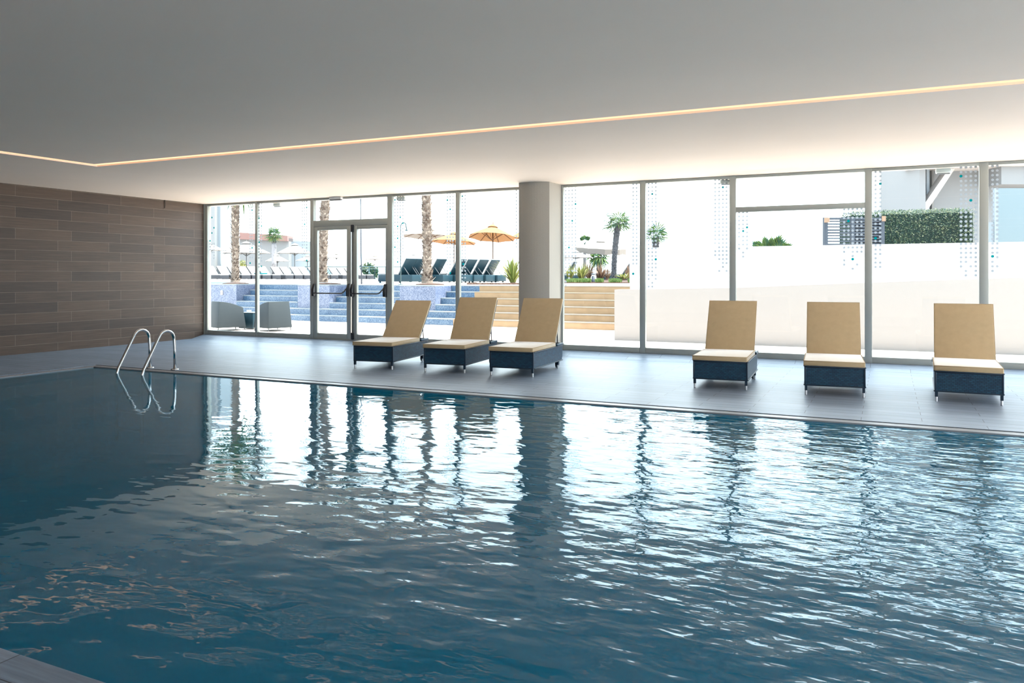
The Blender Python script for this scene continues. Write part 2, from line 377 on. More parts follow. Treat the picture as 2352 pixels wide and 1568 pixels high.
tag(m.build('trim_1', [M['coping'], M['groove'], M['deck']]), kind='structure')
m = MB(); D = -1.45
m.box((PX0 - 0.1, PY0 - 0.1, D - 0.15), (PX1 + 0.1, PY1 + 0.1, D))
m.box((PX0 - 0.1, PY0 - 0.1, D), (PX0, PY1 + 0.1, -0.121)); m.box((PX1, PY0 - 0.1, D), (PX1 + 0.1, PY1 + 0.1, -0.121))
m.box((PX0, PY0 - 0.1, D), (PX1, PY0, -0.121)); m.box((PX0, PY1, D), (PX1, PY1 + 0.1, -0.121))
tag(m.build('pool_floor', M['basin']), kind='structure')
m = MB(); m.poly([(PX0, PY0, -0.02), (PX1, PY0, -0.02), (PX1, PY1, -0.02), (PX0, PY1, -0.02)])
tag(m.build('water', M['water']), kind='structure')

# ceiling with the light slot cut out
SX0, SX1, SY0, SY1 = -10.50, 6.8, 0.2, 7.73      # inner panel
SW = 0.19
m = MB()
m.box((SX0, SY0, H), (SX1, SY1, H + 0.12))
m.box((WX - 0.3, SY1 + SW, H), (XR + 0.3, GY + 0.5, H + 0.12)); m.box((WX - 0.3, YB - 0.3, H), (XR + 0.3, SY0 - SW, H + 0.12))
m.box((WX - 0.3, SY0 - SW, H), (SX0 - SW, SY1 + SW, H + 0.12)); m.box((SX1 + SW, SY0 - SW, H), (XR + 0.3, SY1 + SW, H + 0.12))
m.box((WX - 0.3, YB - 0.3, H + 0.12), (XR + 0.3, GY + 0.5, H + 0.3))
tag(m.build('ceiling', M['ceiling']), kind='structure')
led = tag(empty('ceiling_light', (SX0, SY1, H)), 'warm linear light set in a rectangular slot around the ceiling', 'light')
for (a, b) in (((SX0 - SW, SY1), (SX1 + SW, SY1 + SW)), ((SX0 - SW, SY0 - SW), (SX1 + SW, SY0)), ((SX0 - SW, SY0), (SX0, SY1)), ((SX1, SY0), (SX1 + SW, SY1))):
    m = MB(); m.T = Matrix.Translation((-SX0, -SY1, -H))
    m.box((a[0] + 0.002, a[1] + 0.002, H + 0.022), (b[0] - 0.002, b[1] - 0.002, H + 0.06)); m.build('diffuser', M['led'], led)

m = MB(); m.box((WX - 0.3, YB - 0.3, -0.35), (WX, GY - 0.02, H)); tag(m.build('wall_left', M['walltile']), kind='structure')
m = MB(); m.box((WX - 0.3, GY - 0.02, -0.35), (WX + 0.0, GY + 0.20, H)); m.box((WX, GY - 0.02, 0), (WX + 0.02, GY, H))
tag(m.build('trim_2', M['frame']), kind='structure')
m = MB(); m.box((WX, YB - 0.3, -0.35), (XR, YB, H)); tag(m.build('wall_back', M['plaster']), kind='structure')
m = MB(); m.box((XR, YB - 0.3, -0.35), (XR + 0.3, GY + 0.3, 0.1)); m.box((XR, YB - 0.3, 2.85), (XR + 0.3, GY + 0.3, H))
for yb in (YB - 0.3, -0.2, 3.1, 6.4, 9.7, GY - 0.2): m.box((XR + 0.05, yb, 0.1), (XR + 0.25, yb + 0.25, 2.85))
tag(m.build('wall_right', M['plaster']), kind='structure')  # unseen end wall, left open between posts as an added daylight source

# pillar with a bowed front
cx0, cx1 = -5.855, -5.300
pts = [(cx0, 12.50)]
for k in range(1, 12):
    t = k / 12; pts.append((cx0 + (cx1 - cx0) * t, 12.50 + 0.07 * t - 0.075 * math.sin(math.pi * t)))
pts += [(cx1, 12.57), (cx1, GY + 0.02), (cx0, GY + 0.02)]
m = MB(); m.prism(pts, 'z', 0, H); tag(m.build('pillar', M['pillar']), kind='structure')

# dark cable end on the tiled wall
m = MB(); q = Vector((WX, 0, 0)); r_ = ray(377.5, 460); t_ = WX / r_.x; yy = r_.y * t_
m.tube([(WX + 0.012, yy, H), (WX + 0.014, yy + 0.004, H - 0.09), (WX + 0.012, yy - 0.002, H - 0.175)], 0.008, 6)
tag(m.build('hanging_cable', M['cable'], smooth=True), 'short dark cable hanging from the ceiling edge on the brown tiled wall', 'cable')

# ------------------------------------------------------------------ window wall
ZB, ZR, ZT = 0.08, 0.172, 3.042
def gx(u): return ony(u, 600, GY).x
def px(u): return ony(u, 600, PY).x
def gz(u, v): return ony(u, v, PY).z
DOT = 0.0655
def disc(m, x, z, r=0.0187, n=12):
    y = PY - 0.0068
    m.face([m.p((x + r * math.cos(2 * math.pi * j / n), y, z + r * math.sin(2 * math.pi * j / n))) for j in range(n)])
def dots(parent, groups, teal):
    """groups: (list of column u, top v, bottom v); teal: (u, v)"""
    m = MB(); rr = random.Random(len(groups) * 31 + int(groups[0][0][0]))
    tl = [(px(u), gz(u, v)) for u, v in teal]
    for us, vt, vb in groups:
        for u in us:
            x = px(u); zt = gz(us[0], vt); zb = gz(us[0], vb) + rr.choice((0, 0, 1, 2, 4)) * DOT
            n = max(1, int((zt - zb) / DOT))
            for k in range(n + 1):
                z = zt - k * DOT
                if any(abs(x - tx) < 0.03 and abs(z - tz) < 0.034 for tx, tz in tl): continue
                if k > n - 3 and rr.random() < 0.3: continue
                m.k = 0; disc(m, x, z)
    m.k = 1
    for tx, tz in tl: disc(m, tx, tz, 0.0205)
    return m.build('dot_pattern', [M['film'], M['teal']], parent)
def window(idx, x0, x1, wl, wr, groups=None, teal=(), transom=None, left=True, right=False):
    """x0..x1 is the clear glass; wl/wr are the widths of the posts that belong to it"""
    w = tag(empty('window_%d' % idx, (0, 0, 0)), kind='structure')
    m = MB(); d0, d1 = GY, GY + 0.078
    xa = x0 - (wl if left else 0.0); xb = x1 + (wr if right else 0.0)
    if left: m.box((x0 - wl, d0, ZB), (x0, d1, ZT - 0.002))
    if right: m.box((x1, d0, ZB), (x1 + wr, d1, ZT - 0.002))
    m.box((x0, d0 + 0.004, ZB), (x1, d1, ZR)); m.box((x0, d0 + 0.004, ZT - 0.045), (x1, d1, ZT - 0.002))
    if transom: m.box((x0, d0 + 0.002, transom[0]), (x1, d1, transom[1]))
    m.build('window_frame', M['frame'], w, bevel=0.004)
    m = MB(); g = 0.006
    if transom:
        m.box((x0, PY - g, ZR), (x1, PY + g, transom[0])); m.box((x0, PY - g, transom[1]), (x1, PY + g, ZT - 0.045))
    else: m.box((x0, PY - g, ZR), (x1, PY + g, ZT - 0.045))
    m.build('pane', M['glass'], w)
    if groups: dots(w, groups, teal)
    return w
W = {}
W[1] = window(1, gx(476), gx(583.8), 0.075, 0, [([478.3, 483, 487.5, 492.2], 560, 610), ([575, 579.6], 469, 612)], [(478.3, 482.5), (487.2, 499.5), (492, 523), (487.2, 535), (483, 553), (579.6, 482.5), (575, 604), (579.6, 569)])
W[2] = window(2, gx(590.5), gx(710), 0.062, 0, [([596, 601], 469, 615), ([695, 699.7, 705], 463.5, 596)], [(596, 501), (601, 519), (596, 556), (705, 476.5), (700, 515), (705, 598), (601, 611.5)])
W[3] = window(4, gx(900), gx(1045.8), 0.10, 0, [([907.5, 913.7, 919.8, 925.8], 450.5, 612), ([1028, 1034.4, 1041], 444, 650)], [(907.5, 459), (919.8, 499), (913.7, 519.8), (925.8, 512.5), (913.7, 547), (907.5, 567.6), (913.7, 601.3), (1028, 459.5), (1034.4, 480.5), (1034.4, 627)])
W[4] = window(5, gx(1055), -5.85, 0.085, 0, [([1062.3, 1068.8], 441.5, 650), ([1186.5], 437, 588)], [(1062.3, 450.5), (1064.5, 606)])
W[5] = window(6, gx(1293), gx(1469), -5.23 + 5.30, 0, [([1299.6, 1307.2, 1314.6, 1322.2], 429.5, 655), ([1454.6, 1462.4], 423, 630)], [(1322.2, 468.6), (1314.6, 507), (1307.2, 568.3), (1454.6, 628.5)])
W[6] = window(7, gx(1482), gx(1675.6), 0.098, 0, [([1490, 1498.3, 1506.4], 421.5, 660), ([1643, 1652, 1660.6, 1669], 413, 628)], [(1498.3, 445.5), (1506.4, 595.4), (1660.6, 430)])
W[7] = window(8, gx(1690), gx(1986.7), 0.102, 0, [([1697.8, 1707, 1716], 488, 592), ([1939, 1948.8, 1958.5, 1968.8, 1978.8], 481, 624)], [(1716, 522), (1707, 530.5), (1948.8, 507.5), (1958.5, 595)], transom=(2.443, 2.526))
W[8] = window(9, gx(2003), gx(2250), 0.103, 0, [([2011, 2021.6], 395.5, 620), ([2207.2, 2218.4, 2229.8, 2241], 385, 642)], [(2021.6, 422), (2011, 547), (2207.2, 404.5), (2229.8, 460)])
x9 = gx(2270.7)
W[9] = window(10, x9, x9 + 1.42, 0.115, 0, [([2279.6, 2290.4], 381.5, 638)], [(2279.6, 588.5)])
xk = x9 + 1.42 + 0.1; k = 11
while xk < XR - 1.2:
    window(k, xk, min(xk + 1.42, XR - 0.1), 0.1, 0.1, right=(xk + 1.42 + 1.52 > XR)); xk += 1.52; k += 1

# double glass door with a fixed light above
dx0, dx1 = gx(719.7), gx(889.0)
dr = tag(empty('door_1', (0, 0, 0)), kind='structure')
zt0, zt1 = ony(760, 519.5, GY).z, ony(760, 505.5, GY).z
m = MB()
m.box((dx0 - 0.09, GY, ZB), (dx0, GY + 0.09, ZT - 0.002)); m.box((dx1, GY, ZB), (gx(900) - 0.10, GY + 0.11, ZT - 0.002))
m.box((dx0, GY + 0.003, zt0), (dx1, GY + 0.11, zt1)); m.box((dx0, GY + 0.004, ZT - 0.045), (dx1, GY + 0.11, ZT - 0.002))
m.box((dx0, GY + 0.004, ZB), (dx1, GY + 0.11, ZB + 0.02))
m.build('door_frame', M['frame'], dr, bevel=0.004)
m = MB(); m.box((dx0, PY - 0.006, zt1), (dx1, PY + 0.006, ZT - 0.045)); m.build('transom_pane', M['glass'], dr)
gap0, gap1 = gx(804.2), gx(808.2)
for side, (a, b, ga, gb) in enumerate(((dx0 + 0.004, gap0, gx(727.5), gx(795.3)), (gap1, dx1 - 0.004, gx(818.5), gx(884.8)))):
    z0, z1 = ZB + 0.022, zt0 - 0.004; y0, y1 = GY + 0.012, GY + 0.075
    gz0, gz1 = 0.205, zt0 - 0.075
    m = MB()
    m.box((a, y0, z0), (ga, y1, z1)); m.box((gb, y0, z0), (b, y1, z1)); m.box((ga, y0, z0), (gb, y1, gz0)); m.box((ga, y0, gz1), (gb, y1, z1))
    leaf = m.build('door_leaf', M['frame'], dr, bevel=0.003)
    m = MB(); m.box((ga, PY - 0.006, gz0), (gb, PY + 0.006, gz1)); m.build('pane', M['glass'], leaf)
    zb = 1.045
    m = MB(); xe0, xe1 = a + 0.025, b - 0.03; yb = y0 - 0.075
    m.tube([(xe0, yb, zb), (xe1 - 0.16, yb, zb), (xe1 - 0.10, yb, zb + 0.02), (xe1 - 0.01, yb + 0.03, zb + 0.13)], 0.014, 8)
    pb = m.build('push_bar', M['greypole'], leaf, smooth=True)
    for xe in (xe0, xe1):
        m = MB(); m.prism([(-0.075, zb - 0.06), (-0.02, zb - 0.07), (0, zb - 0.06), (0, zb + 0.20), (-0.03, zb + 0.20), (-0.085, zb + 0.08)], 'x', xe - 0.03, xe + 0.03)
        m.T = Matrix.Identity(4)
        br = m.build('bracket', M['black'], leaf, bevel=0.006); br.location = (0, y0, 0)
    if side == 1:
        for (za, zc) in ((z0, z0 + 0.14), (z1 - 0.13, z1 + 0.02)):
            m = MB(); m.box((a - 0.012, y0 - 0.04, za), (a + 0.045, y0, zc)); m.build('bolt_box', M['black'], leaf, bevel=0.008)
        m = MB(); m.tube([(a + 0.02, y0 - 0.02, z0 + 0.1), (a + 0.02, y0 - 0.02, z1 - 0.1)], 0.011, 6); m.build('bolt_rod', M['black'], leaf, smooth=True)

# emergency light box over the door
q = ony(772, 450, GY - 0.05)
es = tag(empty('emergency_light', (q.x, GY - 0.055, 2.965)), 'small white emergency light box on the ceiling edge above the glass door', 'light')
m = MB(); m.box((-0.15, -0.04, 0.02), (0.15, 0.04, 0.077)); m.build('housing', M['plastic'], es, bevel=0.008)
m = MB(); m.box((-0.14, -0.035, 0.0), (0.14, 0.035, 0.02)); m.build('diffuser', M['whitecloth'], es)
for u, lab in ((643.5, 'second window'), (927.5, 'window right of the door'), (1671, 'window left of the slatted screen'), (2166, 'hedge window')):
    q = ony(u, 440, GY + 0.20)
    e = tag(empty('wall_light', (q.x, GY + 0.079, 2.925)), 'small pale outdoor light box at the top of the ' + lab, 'light', 'outdoor light boxes above the windows')
    m = MB(); m.box((-0.1, 0, 0), (0.1, 0.1, 0.07)); m.build('housing', M['plastic'], e, bevel=0.01)
    m = MB(); m.box((-0.085, 0.015, -0.012), (0.085, 0.085, 0.0)); m.build('lens', M['film'], e)

# ------------------------------------------------------------------ pool ladder
lad = tag(empty('pool_ladder', (0, 0, 0)), 'polished steel pool ladder with two arched handrails at the far left pool corner', 'ladder')
for xw in (-10.155, -9.625):
    path = [(xw - 0.03, 7.86, -1.0), (xw - 0.03, 7.86, -0.08), (xw - 0.03, 7.865, -0.02), (xw - 0.028, 7.885, 0.05)]
    for k in range(0, 9):
        a = R(158 - k * 158 / 8); path.append((xw - 0.015, 8.268 + 0.142 * math.cos(a), 0.452 + 0.142 * math.sin(a)))
    path += [(xw, 8.41, 0.3), (xw, 8.41, 0.012)]
    m = MB(); m.tube(path, 0.0215, 12); m.build('handrail', M['steel'], lad, smooth=True)
    m = MB(); m.lathe([(0.058, 0.0), (0.058, 0.008), (0.045, 0.016), (0.026, 0.02)], 20, xw, 8.41); m.build('flange', M['steel'], lad, smooth=True)
for z in (-0.32, -0.58, -0.84):
    m = MB(); m.box((-10.17, 7.82, z), (-9.67, 7.90, z + 0.03)); m.build('tread', M['steel'], lad, bevel=0.006)

# ------------------------------------------------------------------ loungers in the hall
LW, LL, LZ0, LZ1 = 0.655, 1.30, 0.110, 0.345
def rounded(m, x0, x1, y0, y1, z0, z1): m.box((x0, y0, z0), (x1, y1, z1))
def lounger_proto(angle, blen):
    root = empty('sun_lounger', (0, 0, 0))
    w = LW / 2
    m = MB()
    m.box((-w, 0, LZ0 + 0.012), (w, 0.02, LZ1)); m.box((-w, 0.02, LZ0 + 0.012), (-w + 0.02, LL - 0.02, LZ1)); m.box((w - 0.02, 0.02, LZ0 + 0.012), (w, LL - 0.02, LZ1))
    m.box((-w, LL - 0.02, LZ0 + 0.05), (w, LL, LZ1)); m.box((-w + 0.02, 0.02, LZ1 - 0.03), (w - 0.02, LL - 0.02, LZ1 - 0.012))
    base = m.build('base', M['wicker'], root)
    m = MB()
    for s in (-1, 1):
        m.box((s * w - 0.016 * (s > 0) - 0.004 * (s < 0) - 0.0, -0.004, LZ0), (s * w + 0.016 * (s < 0) + 0.004 * (s > 0), 0.022, LZ1 + 0.003))
    m.box((-w, -0.004, LZ1 - 0.02), (w, 0.02, LZ1 + 0.003)); m.box((-w, -0.004, LZ0), (w, 0.02, LZ0 + 0.014))
    for s in (-1, 1): m.box((s * w - 0.012, 0.02, LZ0), (s * w + 0.012, LL, LZ0 + 0.013)); m.box((s * w - 0.012, 0.02, LZ1 - 0.012), (s * w + 0.012, LL, LZ1 + 0.002))
    m.build('rim', M['wickerrim'], base, bevel=0.004)
    # raised side rails behind the seat
    m = MB()
    for s in (-1, 1): m.box((s * w - 0.02 - 0.0 * s, 1.0, LZ1), (s * w + 0.02, LL, LZ1 + 0.035))
    m.box((-w, LL - 0.04, LZ1), (w, LL, LZ1 + 0.035))
    m.build('rear_rail', M['wicker'], root, bevel=0.008)
    for s in (-1, 1):
        for y, h in ((0.012, 0.055), (1.12, 0.055)):
            m = MB(); m.box((s * (w - 0.016) - 0.015, y - 0.015, h), (s * (w - 0.016) + 0.015, y + 0.015, LZ0 + 0.02)); lg = m.build('leg', M['wickerrim'], root)
            m = MB(); m.lathe([(0.012, 0.0), (0.0135, 0.004), (0.0135, h + 0.004)], 12, s * (w - 0.016), y); m.build('foot', M['chrome'], lg)
    for s in (-1, 1):
        m = MB(); n = 20; rr = 0.07; cyw = 1.2; cz = 0.07; xs = s * (w - 0.05)
        m.T = Matrix.Translation((xs, cyw, cz)) @ Matrix.Rotation(R(90), 4, 'Y')
        m.lathe([(rr - 0.018, -0.014), (rr, -0.012), (rr, 0.012), (rr - 0.018, 0.014), (rr - 0.018, -0.014)], n, 0, 0, cap=False)
        for a in range(3):
            c, sn = math.cos(a * 2.094), math.sin(a * 2.094); m.tube([(0, 0, 0), (c * (rr - 0.01), sn * (rr - 0.01), 0)], 0.008, 6)
        m.build('wheel', M['black'], root, smooth=True)
    # seat pad
    m = MB(); m.box((-w - 0.012, -0.03, LZ1 + 0.002), (w + 0.002, 0.985, LZ1 + 0.064)); seat = m.build('seat_cushion', M['cushion'], root, bevel=0.018, seg=3)
    m = MB()
    for z in (LZ1 + 0.010, LZ1 + 0.058):
        m.tube([(-w - 0.008, -0.026, z), (w - 0.002, -0.026, z), (w - 0.002, 0.98, z), (-w - 0.008, 0.98, z), (-w - 0.008, -0.026, z)], 0.0045, 6)
    m.build('piping', M['piping'], seat, smooth=True)
    # back
    T = Matrix.Translation((0, 0.975, LZ1 + 0.028)) @ Matrix.Rotation(angle, 4, 'X')
    m = MB(); m.T = T; m.box((-w + 0.012, 0.02, -0.028), (w - 0.012, blen - 0.01, -0.004)); back = m.build('backrest', M['wicker'], root, bevel=0.006)
    m = MB(); m.T = T; ww = w - 0.004; nx, ny = 8, 10
    m.box((-ww, 0.0, 0.0), (ww, blen, 0.052)); bc = m.build('back_cushion', M['cushion'], root, bevel=0.018, seg=3)
    m = MB(); m.T = T
    m.tube([(-ww + 0.004, 0.004, 0.046), (ww - 0.004, 0.004, 0.046), (ww - 0.004, blen - 0.004, 0.046), (-ww + 0.004, blen - 0.004, 0.046), (-ww + 0.004, 0.004, 0.046)], 0.0045, 6); m.build('piping', M['piping'], bc, smooth=True)
    for s in (-1, 1):
        a = T @ Vector((s * (w - 0.03), blen * 0.34, -0.03)); m = MB()
        m.tube([a, (s * (w - 0.03), a.y + 0.02, LZ1 + 0.01)], 0.008, 6); m.tube([T @ Vector((s * (w - 0.012), 0.05, -0.02)), (s * (w - 0.012), 1.10, LZ1 + 0.02)], 0.008, 6)
        m.build('strut', M['black'], root, smooth=True)
    return root
up = lounger_proto(R(58.5), 0.775); low = lounger_proto(R(49.5), 0.775)
SPOTS = [((815.5, 845), (899, 849), 8.0, 'lowered', 'cream cushioned wicker lounger with lowered back standing nearest the glass door'),
         ((977.5, 853), (1065, 857), 6.5, 'up', 'cream cushioned wicker lounger in the middle of the three beside the pillar'),
         ((1128, 862), (1222, 866), 4.0, 'up', 'cream cushioned wicker lounger standing right in front of the pillar'),
         ((1595, 890), (1714, 896), 3.2, 'up', 'cream cushioned wicker lounger, first on the right of the pillar'),
         ((1850, 907), (1985, 913), 4.0, 'up', 'cream cushioned wicker lounger in the middle of three by the white ramp'),
         ((2150, 921), (2303, 933), -2.0, 'up', 'cream cushioned wicker lounger turned slightly left at the far right of the deck')]
first_up = True
for a, b, ang, kind, lab in SPOTS:
    A, B = onz(*a), onz(*b)
    if kind == 'lowered': o = low
    elif first_up: o = up; first_up = False
    else: o = copy_tree(up)
    c = (A + B) / 2
    o.location = (c.x, c.y - 0.0, 0); o.rotation_euler = (0, 0, R(ang))
    tag(o, lab, 'sun lounger', 'cream cushioned wicker loungers on the pool deck')

# ================================================================== OUTDOORS
S0, RUN, RISE = 19.40, 0.32, 0.187
m = MB(); m.box((-45, GY + 0.14, -0.3), (30, S0 + 0.5, 0.0)); m.box((-45, YB - 30, -0.3), (30, YB - 0.3, 0.0)); tag(m.build('ground', M['paving']), kind='structure')
ST1 = S0 + 5 * RUN
m = MB(); m.box((-70, ST1 + 0.26, -0.3), (60, 150, TZ)); tag(m.build('ground_terrace', M['paving']), kind='structure')
m = MB(); m.box((XR + 0.3, YB - 0.3, -0.3), (30, GY + 0.13, 0.0)); tag(m.build('ground_side', M['bouncepaving']), kind='structure')  # unseen ground, kept whiter than the front paving to throw daylight indoors
def dY(u, Y): return Y / (CS + (u - UC) / FPX * SN)

# steps
xs_split = -11.15
PF = S0 + 2 * RUN
PLX = [(-21.8, ony(543, 700, PF).x), (ony(683.6, 700, PF).x, ony(757, 700, PF).x), (ony(918, 700, PF).x, ony(1000, 700, PF).x)]
def steps(name, x0, x1, gaps, body, top, label):
    """six courses; the upper four fill only the gaps between the planter blocks"""
    st = tag(empty(name, (x0, S0, 0)), label, 'steps')
    for k in range(6):
        m = MB(); m.T = Matrix.Translation((-x0, -S0, 0)); y0 = S0 + k * RUN
        for (a, b), yend in (((x0, x1), PF) if len(gaps) > 1 else ((x0, x1), ST1 + 0.25),) if k < 2 else [(g, ST1 + 0.25) for g in gaps]:
            m.k = 0; m.box((a, y0, 0.0 if k == 0 else k * RISE - 0.02), (b, yend, (k + 1) * RISE - 0.025))
            m.k = 1; m.box((a, y0 - 0.008, (k + 1) * RISE - 0.025), (b, yend if k > 4 or k == 1 else y0 + RUN + 0.01, (k + 1) * RISE))
        m.build('step', [body, top], st)
    return st
steps('mosaic_steps', -30.0, xs_split, [(PLX[0][1], PLX[1][0]), (PLX[1][1], PLX[2][0]), (PLX[2][1], xs_split)], M['mosaic'], M['nosing'], 'wide blue mosaic steps rising between the palm planters outside')
steps('stone_steps', xs_split, -5.6, [(xs_split, -5.6)], M['sand'], M['sandtop'], 'sandy stone steps behind the pillar leading up to the terrace')
# planter blocks with palms
for (x0, x1), lab in zip(PLX, ('speckled blue mosaic planter block nearest the brown tiled wall', 'speckled blue mosaic planter block seen through the left door leaf', 'speckled blue mosaic planter block right of the glass door')):
    pl = tag(empty('planter', (x0, PF, 0)), lab, 'planter', 'mosaic palm planters on the steps')
    m = MB(); m.T = Matrix.Translation((-x0, -PF, 0))
    m.box((x0 + 0.004, PF + 0.004, 0), (x1 - 0.004, ST1 + 0.24, TZ - 0.02)); m.build('body', M['mosaic2'], pl)
    m = MB(); m.T = Matrix.Translation((-x0, -PF, 0))
    m.box((x0 + 0.002, PF - 0.012, TZ - 0.02), (x1 - 0.002, ST1 + 0.24, TZ + 0.012)); m.build('coping', M['nosing'], pl)
    m = MB(); m.T = Matrix.Translation((-x0, -PF, 0))
    m.lathe([(0.46, TZ + 0.013), (0.42, TZ + 0.04), (0.25, TZ + 0.06), (0.05, TZ + 0.065)], 14, (x0 + x1) / 2 if x0 > -21 else x1 - 0.75, PF + 0.72); m.build('soil', M['soil'], pl, smooth=True)
# white socket box on the first planter
q = ony(510, 672, PF)
tb = tag(empty('socket_box', (q.x, PF - 0.001, q.z)), 'small white box fixed to the planter wall behind the left armchair', 'box')
m = MB(); m.box((-0.045, -0.03, -0.07), (0.045, 0, 0.075)); m.build('housing', M['plastic'], tb, bevel=0.006)
m = MB(); m.lathe([(0.018, 0), (0.018, 0.006)], 12); f_ = m.build('socket', M['greypole'], tb); f_.rotation_euler = (R(90), 0, 0); f_.location = (0, -0.03, 0)

# ---- palms
def fan_leaf(m, base, yaw, pitch, stem, size, blades=13, droop=0.35, rr=rnd, blade=0.065):
    """petiole plus a fan of folded blades"""
    d = Vector((math.cos(yaw) * math.cos(pitch), math.sin(yaw) * math.cos(pitch), math.sin(pitch)))
    side = Vector((-math.sin(yaw), math.cos(yaw), 0)); up = side.cross(d).normalized() * -1
    if up.z < 0: up = -up
    tip = base + d * stem
    m.tube([base, tip], [size * 0.02, size * 0.012], 4, caps=False)
    for i in range(blades):
        a = (i / (blades - 1) - 0.5) * R(215)
        bd = (d * math.cos(a) + side * math.sin(a)).normalized()
        ln = size * (1.0 - 0.25 * abs(a) / 1.9) * rr.uniform(0.85, 1.05); w = size * blade
        pd = bd.cross(up).normalized()
        p1 = tip + bd * ln * 0.55; p2 = tip + bd * ln + Vector((0, 0, -droop * ln * rr.uniform(0.6, 1.3)))
        i0 = m.p(tip); i1 = m.p(p1 + pd * w); i2 = m.p(p1 + up * w * 0.4); i3 = m.p(p1 - pd * w); i4 = m.p(p2)
        m.face((i0, i1, i2)); m.face((i0, i2, i3)); m.face((i1, i4, i2)); m.face((i2, i4, i3))
def crown(parent, top, n, stem, size, droop=0.35, pmin=-50, pmax=75, blades=13, blade=0.065):
    m = MB(); rr = random.Random(int(abs(top[2] * 1000)) + n)
    for i in range(n):
        fan_leaf(m, Vector(top), i * 2.39996 + rr.uniform(-.2, .2), R(pmax + (pmin - pmax) * (i / max(1, n - 1)) ** 0.85), stem * rr.uniform(0.8, 1.1), size * rr.uniform(0.85, 1.1), blades, droop, rr, blade)
    return m.build('crown', M['frond'], parent)
def trunk(parent, h, r0, r1, lean=(0, 0), shag=0.35, mat='trunk', rough=1.0, rows=None):
    m = MB(); rr = random.Random(int(h * 977 + r0 * 1e4)); n = 12; rows = rows or int(h / 0.07)
    path = []; rad = []
    for k in range(rows + 1):
        t = k / rows
        path.append((lean[0] * t * t, lean[1] * t * t, h * t))
        f = r0 + (r1 - r0) * min(1, t * 1.15); f *= 1 + 0.45 * math.exp(-t * h / 0.16)
        rad.append(f * (1 + 0.05 * math.sin(k * 2.1) + rr.uniform(-.05, .05)))
    m.tube(path, rad, n)
    # old leaf bases: short upturned flaps around the trunk
    for k in range(1, rows):
        for j in range(7):
            if rr.random() > shag * 2: continue
            a = (j + 0.5 * (k % 2)) / 7 * 2 * math.pi + rr.uniform(-.2, .2); t = k / rows
            c = Vector(path[k]); d = Vector((math.cos(a), math.sin(a), 0)); s_ = Vector((-d.y, d.x, 0))
            w = rad[k] * 0.42; ln = rad[k] * rr.uniform(0.5, 1.25) * rough
            p0 = c + d * rad[k] * 0.86; tip = c + d * (rad[k] * 1.0 + ln * rr.uniform(0.25, 0.75)) + Vector((0, 0, ln * rr.uniform(0.6, 1.2)))
            i = [m.p(p0 + s_ * w), m.p(p0 - s_ * w), m.p(tip), m.p(p0 + Vector((0, 0, 0.03)) )]
            m.face((i[0], i[1], i[2])); m.face((i[0], i[2], i[3])); m.face((i[1], i[3], i[2]))
    return m.build('trunk', M[mat], parent, smooth=False)
def palm(u, d, z0, r0, r1, h, lab, lean=(0, 0), ncr=16, stem=0.7, size=0.9, mat='trunk', shag=0.4, droop=0.35, group=None, rough=1.0, pmin=-50, pmax=75, blade=0.065):
    p = spot(u, d, z0)
    o = tag(empty('palm_tree', p, rnd.uniform(0, 6)), lab, 'palm tree', group)
    trunk(o, h, r0, r1, lean, shag, mat, rough)
    crown(o, (lean[0], lean[1], h), ncr, stem, size, droop, pmin, pmax, blade=blade)
    return o
TP = 'tall palms on the mosaic planters'
PB = TZ + 0.068
palm(540.5, dY(540.5, 20.85), PB, 0.115, 0.135, 4.1, 'shaggy palm trunk seen through the first window beside the tiled wall', ncr=22, size=0.8, stem=0.8, group=TP, droop=0.55, shag=0.6, pmin=-58)
palm(741.0, dY(741, 20.8), PB, 0.135, 0.155, 4.9, 'shaggy palm trunk seen through the left leaf of the glass door', lean=(0.30, -0.02), ncr=18, group=TP, shag=0.6)
palm(981.5, dY(981, 20.8), PB, 0.135, 0.145, 5.2, 'shaggy palm trunk right of the shower between door and pillar', lean=(0.14, 0.0), ncr=18, group=TP, shag=0.6)
palm(1410, 37.0, TZ + 0.1, 0.115, 0.14, hz(513, 37.0) - TZ - 0.1, 'whole palm with green crown in the planted bed right of the pillar', lean=(0.2, 0), ncr=20, stem=0.32, size=0.76, mat='trunkgrey', shag=0.6, rough=0.7, pmin=-28, pmax=60, droop=0.22, blade=0.04)
palm(1506, 41.0, TZ, 0.16, 0.17, hz(543, 41.0) - TZ, 'small palm top peeping over the white ramp wall', ncr=16, stem=0.3, size=0.8, mat='trunkgrey', pmin=-25, droop=0.15, blade=0.042)
pw = palm(629.5, 60.0, TZ, 0.125, 0.135, hz(541, 60.0) - TZ, 'distant palm with white wrapped trunk beyond the outdoor pool', ncr=18, stem=0.34, size=0.70, mat='trunkgrey', pmin=-32, droop=0.2, blade=0.05)
m = MB(); m.lathe([(0.15, 1.0), (0.175, 1.4), (0.185, 2.0), (0.18, 2.6), (0.155, 2.8)], 14); m.build('trunk_wrap', M['wrap'], pw, smooth=True)
palm(1375, 52.0, TZ, 0.14, 0.14, hz(590, 52.0) - TZ, 'dark low palm behind the planted bed', ncr=18, stem=0.3, size=0.85, mat='trunkgrey', pmin=-60)
